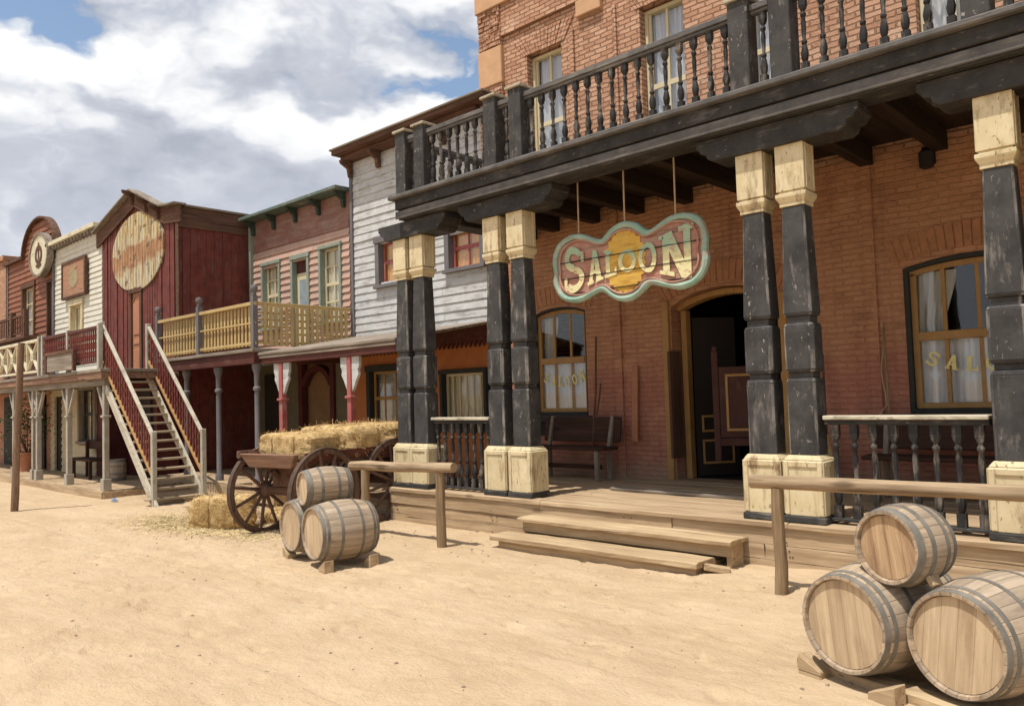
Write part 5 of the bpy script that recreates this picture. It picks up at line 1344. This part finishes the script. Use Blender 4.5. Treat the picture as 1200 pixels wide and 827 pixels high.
# lower storey, set forward under the balcony
YL = 6.45
m = MB(); clapboard(m, -21.35, -18.42, .13, 2.05, YL, .16, [(-21.05,-20.6,.13,1.95),(-19.36,-18.5,.85,2.05)]); m.box(-21.35, -18.42, YL+.14, YL+.9, .1, 2.05); part('lower_wall', m, M['creamlow'], fw)
m = MB(); m.box(-21.05, -20.6, YL+.04, YL+.1, .14, 1.95); part('lower_door', m, M['darker'], fw)
sash_window(fw, -19.36, -18.5, .92, 2.0, YL, M['green_dk'], nx=2, nz=2, trim=.10, trimmat=M['grey_z'])
m = MB(); m.box(-18.415, -16.4, 6.9, 7.35, .1, 2.2); m.box(-18.415, -17.9, YL, 6.895, .1, 2.05); part('lower_wall', m, M['maroon'], bn_)
m = MB(); m.box(-17.2, -16.6, 6.85, 6.898, .14, 2.0); part('lower_door', m, M['darker'], bn_)

bh = thing('brown_clapboard_house', 'reddish brown clapboard house with arched parapet and white oval ring', 'building', (-26.4, 7.4, 0))
HX0, HX1 = -28.55, -24.27; AX = -25.42
ops = [(-27.0,-25.9,3.75,5.28), (-24.75,-24.32,3.0,5.2)]
def hz_top(z):
    if z < 6.15: return (HX0+.1, HX1)
    r = math.sqrt(max(.0, 1-((z-6.1)/.98)**2))*1.40
    return (max(HX0, AX-r), min(HX1, AX+r))
m = MB(); clapboard(m, HX0+.1, HX1, 2.2, 7.02, BYF, .16, ops, top=hz_top); part('wall', m, M['brown_clap'], bh)
shell(bh, HX0, HX1, BYF+.17, 12.5, 0, 6.1, M['brown_clap'], M['roofgrey'])
m = MB(); n = 18
for k in range(n):
    a0 = PI*k/n; a1 = PI*(k+1)/n
    P_ = [(AX+1.42*math.cos(a0), 6.1+1.0*math.sin(a0)), (AX+1.42*math.cos(a1), 6.1+1.0*math.sin(a1)), (AX+1.50*math.cos(a1), 6.1+1.06*math.sin(a1)), (AX+1.50*math.cos(a0), 6.1+1.06*math.sin(a0))]
    m.prism(P_, lambda u, v, d: (u, BYF-.12+d, v), .2)
m.box(HX0-.06, AX-1.50, BYF-.14, BYF+.1, 6.12, 6.22); part('arched_cornice', m, M['brown_x'], bh, bevel=.004)
m = MB(); poly = [(AX+1.40*math.cos(PI*k/n), 6.1+.98*math.sin(PI*k/n)) for k in range(n+1)]
m.prism(poly, lambda u, v, d: (u, BYF+.035+d, v), .1); part('parapet_back', m, M['brown_clap'], bh)
m = MB(); m.box(HX0, HX0+.099, BYF-.05, BYF+.03, 2.2, 6.11); part('corner_board', m, M['lilac'], bh)
sash_window(bh, -26.95, -25.95, 3.8, 5.22, BYF, M['creamwin'], nx=2, nz=3, curtain=M['curtain'], trim=.13, trimmat=M['brown_z'], depth=.06)
sash_window(bh, -24.72, -24.36, 3.05, 5.15, BYF, M['brown_z'], nx=1, nz=3, trim=.07, trimmat=M['brown_z'], depth=.05)
RC = (-24.85, 5.96); m = MB(); n = 36
def ring(mb, rx0, rz0, rx1, rz1, y, d_):
    for k in range(n):
        a0 = 2*PI*k/n; a1 = 2*PI*(k+1)/n
        mb.prism([(RC[0]+rx0*math.cos(a0), RC[1]+rz0*math.sin(a0)), (RC[0]+rx0*math.cos(a1), RC[1]+rz0*math.sin(a1)), (RC[0]+rx1*math.cos(a1), RC[1]+rz1*math.sin(a1)), (RC[0]+rx1*math.cos(a0), RC[1]+rz1*math.sin(a0))], lambda u, v, q: (u, y+q, v), d_)
ring(m, .0001, .0001, .74, .56, BYF-.22, .12); rg = part('oval_ring', m, M['cream_x'], bh)
m = MB(); ring(m, .74, .56, .82, .63, BYF-.25, .17); part('ring_edge', m, M['grey_x'], rg)
m = MB(); ring(m, .18, .16, .30, .27, BYF-.235, .013); m.box(RC[0]-.07, RC[0]+.07, BYF-.234, BYF-.221, RC[1]-.38, RC[1]-.20); m.box(RC[0]-.22, RC[0]+.22, BYF-.236, BYF-.222, RC[1]-.34, RC[1]-.27); m.box(RC[0]-.05, RC[0]+.05, BYF-.233, BYF-.221, RC[1]-.12, RC[1]+.34); part('motif', m, M['brown_x'], rg)
m = MB(); m.box(-29.0, -23.9, 6.55, 7.34, 3.52, 3.60); bb = part('upper_balcony', m, M['brown_x'], bh, bevel=.006)
m = MB(); m.box(-29.0, -23.9, 6.58, 6.64, 4.12, 4.18); m.box(-29.0, -23.9, 6.59, 6.63, 3.66, 3.70)
for k in range(24): m.box(-28.9+k*.21, -28.86+k*.21, 6.595, 6.625, 3.70, 4.12)
for q in (-28.0, -25.1, -23.95): m.box(q-.06, q+.06, 6.55, 6.67, 3.60, 4.30)
part('railing', m, M['brown_z'], bb)
m = MB(); m.box(-29.5, -21.36, YL+.05, YL+.9, .1, 2.05); part('lower_wall', m, M['orangedoor'], bh)
for q_ in ((-22.6, -21.9), (-25.3, -24.3)): m = MB(); m.box(*q_, YL+.0, YL+.045, .14, 1.95); part('lower_door', m, M['darker'], bh)
fb = thing('far_brick_building', 'plain orange brick building at the far end of the row', 'building', (-32, 7.4, 0))
m = MB(); m.box(-36, -28.65, 7.35, 13, 0, 6.35); part('wall', m, M['brick'], fb)
m = MB(); m.box(-36, -28.62, 7.25, 13, 6.352, 6.5); part('cornice', m, M['brick'], fb, bevel=.01)
m = MB(); m.box(-36, -29.6, 6.5, 7.34, .1, 2.05); part('lower_wall', m, M['orangedoor'], fb)

# ------------------------------------------------------------------ long low porch with balcony above
pr = thing('balcony_porch', 'long timber porch with post brackets carrying red and cream balcony railings', 'porch', (-20, 5.8, 0))
m = MB(); yy = 5.3
while yy < 6.88:
    m.box(-33, -14.85+(.0 if yy < 6.0 else -.25), yy, yy+.17, .06, .13+random.uniform(-.004, .004)); yy += .175
part('deck', m, M['deck'], pr, bevel=.005)
m = MB(); m.box(-33, -14.84, 5.27, 5.298, -.1, .115); m.box(-14.848, -14.82, 5.299, 6.88, -.1, .11); part('deck_edge', m, M['deckfront'], pr, bevel=.004)
m = MB(); m.box(-33, -14.72, 5.22, 6.27, 2.225, 2.285); m.box(-33, -16.42, 6.271, 7.33, 2.225, 2.285); part('balcony_floor', m, M['grey_x'], pr, bevel=.006)
m = MB(); m.box(-33, -14.75, 5.24, 5.30, 2.11, 2.223); m.box(-14.81, -14.75, 5.301, 6.25, 2.11, 2.223); part('fascia', m, M['wagonboard'], pr, bevel=.006)
m = MB(); m.box(-33, -14.82, 5.32, 5.44, 1.99, 2.12); part('beam', m, M['grey_x'], pr, bevel=.006)
jm2 = mesh_of(MB().box(-.04, .04, 0, 1.85, -.07, .07), .004); xx = -32.6
while xx < -16.5: inst('joist', jm2, M['dark_x'], pr, (xx, 5.445, 2.15)); xx += .6
for q in (-24.2, -22.1, -20.25, -18.9, -18.62, -16.8, -14.93):
    m = MB(); m.box(q-.045, q+.045, 5.335, 5.425, .34, 1.988); m.box(q-.07, q+.07, 5.31, 5.45, .13, .339); m.box(q-.07, q+.07, 5.31, 5.45, 1.42, 1.46); p = part('porch_post', m, M['postpaint'], pr, bevel=.006)
    m = MB()
    for s in (-1, 1):
        if q == -14.93 and s > 0: continue
        m.beam((q+s*.03, 5.38, 1.50), (q+s*.34, 5.38, 1.97), .05, .055, (0,1,0))
    part('brace', m, M['postpaint'], p, bevel=.004)
# red railing
m = MB(); m.box(-18.2, -15.0, 5.26, 5.33, 3.0, 3.06); m.box(-18.2, -15.0, 5.275, 5.315, 2.40, 2.44)
rr = part('red_railing', m, M['red_x'], pr, bevel=.005)
rb_ = mesh_of(MB().lathe([(.016,0),(.016,.06),(.026,.12),(.014,.2),(.024,.28),(.014,.36),(.024,.44),(.014,.50),(.016,.56)], n=8), 0, True)
xx = -18.1
while xx < -15.05:
    inst('baluster', rb_, M['red_z'], rr, (xx, 5.295, 2.44)); xx += .105
for q in (-18.26, -18.02, -16.55, -14.96):
    m = MB(); m.box(q-.04, q+.04, 5.255, 5.335, 2.286, 3.10); part('railing_post', m, M['stairpaint_z'], rr, bevel=.006)
# cream cross pattern railing
m = MB(); m.box(-30, -18.31, 5.26, 5.33, 3.0, 3.06); m.box(-30, -18.31, 5.27, 5.32, 2.36, 2.41); cr = part('cream_railing', m, M['cream_x'], pr, bevel=.005)
xx = -18.7
while xx > -29.6:
    m = MB(); w_ = .62
    m.beam((xx-w_/2, 5.295, 2.42), (xx+w_/2, 5.295, 2.99), .022, .06, (0,1,0)); m.beam((xx-w_/2, 5.300, 2.99), (xx+w_/2, 5.300, 2.42), .018, .06, (0,1,0)); m.lathe([(.05,-.03),(.09,-.03),(.09,.03),(.05,.03)], (xx, 5.297, 2.705), 12, Matrix.Rotation(PI/2, 3, 'X'), True)
    part('cross_panel', m, M['cream_x'], cr); m = MB(); m.box(xx-w_/2-.045, xx-w_/2+.0, 5.27, 5.32, 2.411, 2.999); part('upright', m, M['cream_z'], cr); xx -= .70
sgb = thing('sign_board', 'weathered framed wooden board leaning on the red balcony railing', 'sign', (-16.7, 5.2, 2.29))
m = MB(); m.box(-17.40, -15.95, 5.17, 5.195, 2.32, 2.64); part('board', m, M['grey_x'], sgb, bevel=.004)
m = MB(); m.box(-17.48, -15.87, 5.15, 5.21, 2.641, 2.70); m.box(-17.48, -17.401, 5.15, 5.21, 2.29, 2.64); m.box(-15.949, -15.87, 5.15, 5.21, 2.29, 2.64); part('frame', m, M['brown_x'], sgb, bevel=.005)
for o_ in list(sgb.children): o_.location.z += .0

# ------------------------------------------------------------------ outside stair
M['stairgrey'] = wood('stair_treads', (.52,.42,.29), (.22,.16,.10), 'y')
sr = thing('outdoor_staircase', 'steep straight wooden staircase with dark red balusters up to the balcony', 'staircase', (-13.9, 5.8, 0))
SX0, SZ0, SX1, SZ1 = -12.92, .0, -15.1, 2.25; NS = 15
YA, YC = 5.38, 6.20
for y in (YA, YC):
    m = MB(); m.beam((SX0+.10, y, SZ0-.06), (SX1, y, SZ1-.10), .045, .15); part('stringer', m, M['stairpaint_x'], sr, bevel=.005)
for k in range(NS):
    t = (k+.75)/NS; x = SX0+(SX1-SX0)*t; z = SZ0+(SZ1-SZ0)*t
    m = MB(); m.box(x-.10, x+.115, YA+.026 if k else YA-.08, YC-.026 if k else YC+.08, z-.035, z)
    part('tread', m, M['stairgrey'], sr, bevel=.005)
m = MB()
for k in range(NS):
    t = (k+.75)/NS; x = SX0+(SX1-SX0)*t; z = SZ0+(SZ1-SZ0)*t
sb_h = .62
rb2 = mesh_of(MB().lathe([(.014,0),(.014,.06),(.024,.12),(.011,.2),(.022,.28),(.011,.36),(.022,.44),(.011,.52),(.014,sb_h)], n=8), 0, True)
dz = (SZ1-SZ0)/(SX1-SX0)
for y in (YA, YC):
    m = MB(); m.beam((SX0-.0, y, 1.10), (SX1-.0, y, 3.10), .06, .042); hr = part('handrail', m, M['stairpaint_x'], sr, bevel=.006)
    m = MB(); m.beam((SX0, y, .44), (SX1, y, 2.46), .05, .045); part('lower_rail', m, M['ochre_x'], sr, bevel=.004)
    n = 22
    for k in range(n):
        t = (k+.7)/n; x = SX0+(SX1-SX0)*t; inst('baluster', rb2, M['red_z'], hr, (x, y, .45+(2.46-.44)*t))
    m = MB(); m.box(SX0-.038, SX0+.038, y-.038, y+.038, -.05, 1.19); part('newel_post', m, M['stairpaint_z'], sr, bevel=.006)
    m = MB(); m.box(SX1-.04, SX1+.04, y-.04, y+.04, 2.286, 3.14); part('newel_post', m, M['stairpaint_z'], sr, bevel=.006)
# ------------------------------------------------------------------ odds and ends
m = MB(); log(m, (-14.62, 3.86, -.4), (-14.20, 3.86, 2.66), .058, .048, 10, .02, 9, 77); tag(obj('wooden_pole', mesh_of(m, 0, True), wood('brown_pole', (.32,.21,.14), (.13,.08,.05), 'z', fine=1.3)), 'bare brown wooden pole standing in the sand at the left edge', 'pole')
b2 = thing('wooden_bench', 'small dark slatted bench on the far porch against the cream wall', 'bench', (-18.0, 6.1, .13))
m = MB(); m.box(-18.6, -17.35, 5.95, 6.3, .50, .55); part('seat', m, M['bench'], b2, bevel=.006)
m = MB(); m.box(-18.6, -17.35, 6.30, 6.34, .72, .90); part('backrest', m, M['bench'], b2, bevel=.006)
for q in (-18.45, -17.5):
    for y in (6.0, 6.27): m = MB(); m.box(q-.03, q+.03, y-.03, y+.03, .131, .499 if y < 6.2 else .9); part('leg', m, M['bench'], b2)
make_barrel('wooden_keg', 'small grey upright keg on the far porch beside the bench', (-16.85, 6.3, .34), 0, .165, .14, .42, 0, None, upright=True)
sp_ = thing('potted_shrub', 'dusty green shrub in a clay pot on the far porch', 'plant', (-21.6, 6.0, .13))
m = MB(); m.lathe([(.16,0),(.22,.38),(.25,.40),(.25,.46),(.2,.46),(.19,.36)], (-21.6, 6.0, .13), 14); part('pot', m, M['orangedoor'], sp_, smooth=True)
m = MB(); rnd = random.Random(9)
for k in range(7): m.tube([(-21.6, 6.0, .5), (-21.6+rnd.uniform(-.3,.3), 6.0+rnd.uniform(-.3,.3), rnd.uniform(1.0, 1.6))], [.012, .005], 5)
part('stems', m, M['brown_z'], sp_)
m = MB()
for _ in range(900):
    v = Vector((rnd.gauss(0,.26), rnd.gauss(0,.26), rnd.gauss(0,.36))); c = Vector((-21.6, 6.0, 1.25))+v; a = Vector((rnd.gauss(0,1), rnd.gauss(0,1), rnd.gauss(0,.6))).normalized()*rnd.uniform(.03,.06); b = a.cross(Vector((rnd.gauss(0,1), rnd.gauss(0,1), rnd.gauss(0,1)))).normalized()*.018
    m.add([c-a, c+b, c+a, c-b], [(0,1,2,3)])
part('foliage', m, M['leaf'], sp_)
m = MB(); log(m, (-12.35, 6.62, .05), (-11.2, 6.75, .17), .035, .03, 8, .02, 6, 5); tag(obj('wooden_pole', mesh_of(m, 0, True), M['log_x']), 'loose pole lying against the low porch right of the staircase', 'pole')
m = MB(); m.beam((-12.75, 6.55, .10), (-11.6, 6.7, .06), .16, .03); tag(obj('wooden_plank', mesh_of(m, .004), M['grey_x']), 'loose grey plank lying on the ground right of the staircase foot', 'plank')
ft = thing('water_trough', 'low timber trough standing behind the hay bale', 'trough', (-11.6, 6.5, 0))
m = MB(); m.box(-12.2, -10.9, 6.32, 6.36, .05, .30); m.box(-12.2, -10.9, 6.66, 6.70, .05, .30); m.box(-12.2, -12.16, 6.361, 6.659, .05, .30); m.box(-10.94, -10.9, 6.361, 6.659, .05, .30); m.box(-12.16, -10.94, 6.361, 6.659, .05, .09); part('body', m, M['deckfront'], ft, bevel=.006)
for q in (-12.05, -11.05): m = MB(); m.box(q-.04, q+.04, 6.30, 6.72, -.05, .049); part('foot', m, M['brown_y'], ft)
m = MB(); m.add([(0,0,.01),(.10,.02,.03),(.13,.09,.012),(.02,.08,.05),(.06,.05,.07)], [(0,1,4),(1,2,4),(2,3,4),(3,0,4),(0,3,2,1)]); tag(obj('crumpled_litter', mesh_of(m), M['litter'], None, (-14.25, 5.2, 0)), 'small crumpled blue litter on the sand before the porch corner', 'litter')

# ------------------------------------------------------------------ sky, sun, camera
CLOUD_OFF = (11.535, 24.66, 0.0)
SUN_EL = R_(70); SUN_AZ = R_(187)       # bearing of the sun measured from +Y towards +X
sd_ = Vector((math.sin(SUN_AZ)*math.cos(SUN_EL), math.cos(SUN_AZ)*math.cos(SUN_EL), math.sin(SUN_EL)))
t = NT('World', world=True); scene.world = t.m
sky = t.n('ShaderNodeTexSky', _sky_type='NISHITA', _sun_disc=False, _sun_elevation=SUN_EL, _sun_rotation=SUN_AZ, _altitude=200.0, _air_density=1.0, _dust_density=1.5, _ozone_density=1.0)
d = t.n('ShaderNodeTexCoord').outputs['Generated']
sp = t.n('ShaderNodeSeparateXYZ'); t.t.links.new(d, sp.inputs[0])
az = t.math('ARCTAN2', sp.outputs[0], sp.outputs[1])     # clouds laid out by bearing and height
p0 = t.vmath('ADD', t.n('ShaderNodeCombineXYZ', X=t.math('MULTIPLY', az, 1.75), Y=t.math('MULTIPLY', sp.outputs[2], 3.3), Z=0.0).outputs[0], CLOUD_OFF)
def tex2(kind, p, **k):
    nd = t.n(kind); 
    for a_, v_ in k.items(): t.set(nd, a_, v_)
    return nd
def n2(p, scale, detail, rough=.55):
    nd = t.n('ShaderNodeTexNoise', _noise_dimensions='2D', Scale=scale, Detail=detail, Roughness=rough); t.t.links.new(p, nd.inputs['Vector']); return nd
def puffs(q, scale):
    vo = t.n('ShaderNodeTexVoronoi', _voronoi_dimensions='2D', _feature='SMOOTH_F1', Scale=scale, Smoothness=.35, Detail=0.0); t.t.links.new(q, vo.inputs['Vector'])
    return t.math('SUBTRACT', 1.0, vo.outputs['Distance'])
wv = t.vmath('SUBTRACT', n2(p0, 1.6, 4.0, .6).outputs['Color'], (.5,.5,.5))
w2 = t.vmath('SUBTRACT', n2(p0, 9.0, 3.0, .65).outputs['Color'], (.5,.5,.5))
def cloud(p, detail):
    q = t.vmath('ADD', p, t.vmath('MULTIPLY', wv, (.5,.5,0.0)))
    q2 = t.vmath('ADD', q, t.vmath('MULTIPLY', w2, (.12,.12,0.0)))
    big = n2(q, .8, 2, .5).outputs['Fac']
    pf = t.math('ADD', t.math('MULTIPLY', puffs(q2, 2.4), .34), t.math('MULTIPLY', puffs(q2, 5.5), .17))
    if detail > 6: pf = t.math('ADD', pf, t.math('MULTIPLY', puffs(q2, 13.0), .09))
    else: pf = t.math('ADD', pf, .058)
    fine = n2(q, 3.0, detail, .62).outputs['Fac']
    return t.math('ADD', t.math('ADD', t.math('MULTIPLY', big, .60), t.math('MULTIPLY', fine, .16)), t.math('SUBTRACT', t.math('MULTIPLY', pf, .42), .060))
c1 = cloud(p0, 8)
c2 = cloud(t.vmath('ADD', p0, (-.02, .13, 0.0)), 4)         # the same clouds a little higher: lit tops, grey bases
mask = t.ramp(c1, [(.420, 0.0), (.435, .55), (.460, .92), (.50, 1.0)])
lit = t.math('SUBTRACT', c1, c2)
lum = t.math('ADD', t.math('MULTIPLY', lit, 5.0), .60, clamp=True)
thick = t.ramp(c1, [(.47, 0.0), (.62, 1.0)])
lum = t.math('SUBTRACT', lum, t.math('MULTIPLY', thick, .36), clamp=True)
ccol = t.ramp(lum, [(.10, (2.9,3.1,3.6)), (.42, (4.0,4.2,4.7)), (.62, (5.9,6.0,6.2)), (.86, (7.8,7.7,7.5))])
low = t.ramp(sp.outputs[2], [(.05, .75), (.34, 0.0)])
ccol = t.mix(low, ccol, (4.1,4.4,5.0))
skyc = t.mix(1.0, sky.outputs[0], (1.2,1.17,1.1), "MULTIPLY")
col = t.mix(mask, skyc, ccol)
col = t.mix(t.ramp(sp.outputs[2], [(.0, .9), (.09, 0.0)]), col, (5.4,5.7,6.1))
bg = t.n('ShaderNodeBackground', Color=col, Strength=.13)
o = t.n('ShaderNodeOutputWorld'); t.t.links.new(bg.outputs[0], o.inputs[0])
sl = bpy.data.lights.new('sun', 'SUN'); sl.energy = 4.1; sl.angle = R_(.53); sl.color = (1.0, .96, .90)
so = bpy.data.objects.new('sun', sl); COL.objects.link(so); so.rotation_euler = sd_.to_track_quat('Z', 'Y').to_euler(); so.location = (0, 0, 30)

yaw, pit, rol = -7.50054681e-01, 5.26010362e-02, -3.09855540e-02
f = Vector((math.sin(yaw)*math.cos(pit), math.cos(yaw)*math.cos(pit), math.sin(pit)))
r = Vector((math.cos(yaw), -math.sin(yaw), 0)); u = r.cross(f)
r2 = math.cos(rol)*r+math.sin(rol)*u; u2 = -math.sin(rol)*r+math.cos(rol)*u
cd = bpy.data.cameras.new('camera'); cd.sensor_width = 36; cd.lens = 928.176/1200*36; cd.clip_start = .05; cd.clip_end = 6000
co = bpy.data.objects.new('camera', cd); COL.objects.link(co)
Mx = Matrix((r2, u2, -f)).transposed().to_4x4(); Mx.translation = (0, 0, 1.6); co.matrix_world = Mx
scene.camera = co
scene.render.resolution_x = 1024; scene.render.resolution_y = 705
vs = scene.view_settings
scene.display_settings.display_device = 'sRGB'; vs.view_transform = 'Standard'; vs.look = 'None'; vs.exposure = 0.2; vs.gamma = 1.0; vs.use_curve_mapping = False
scene.cycles.max_bounces = 6; scene.cycles.diffuse_bounces = 3; scene.cycles.transparent_max_bounces = 8
scene.cycles.use_denoising = True
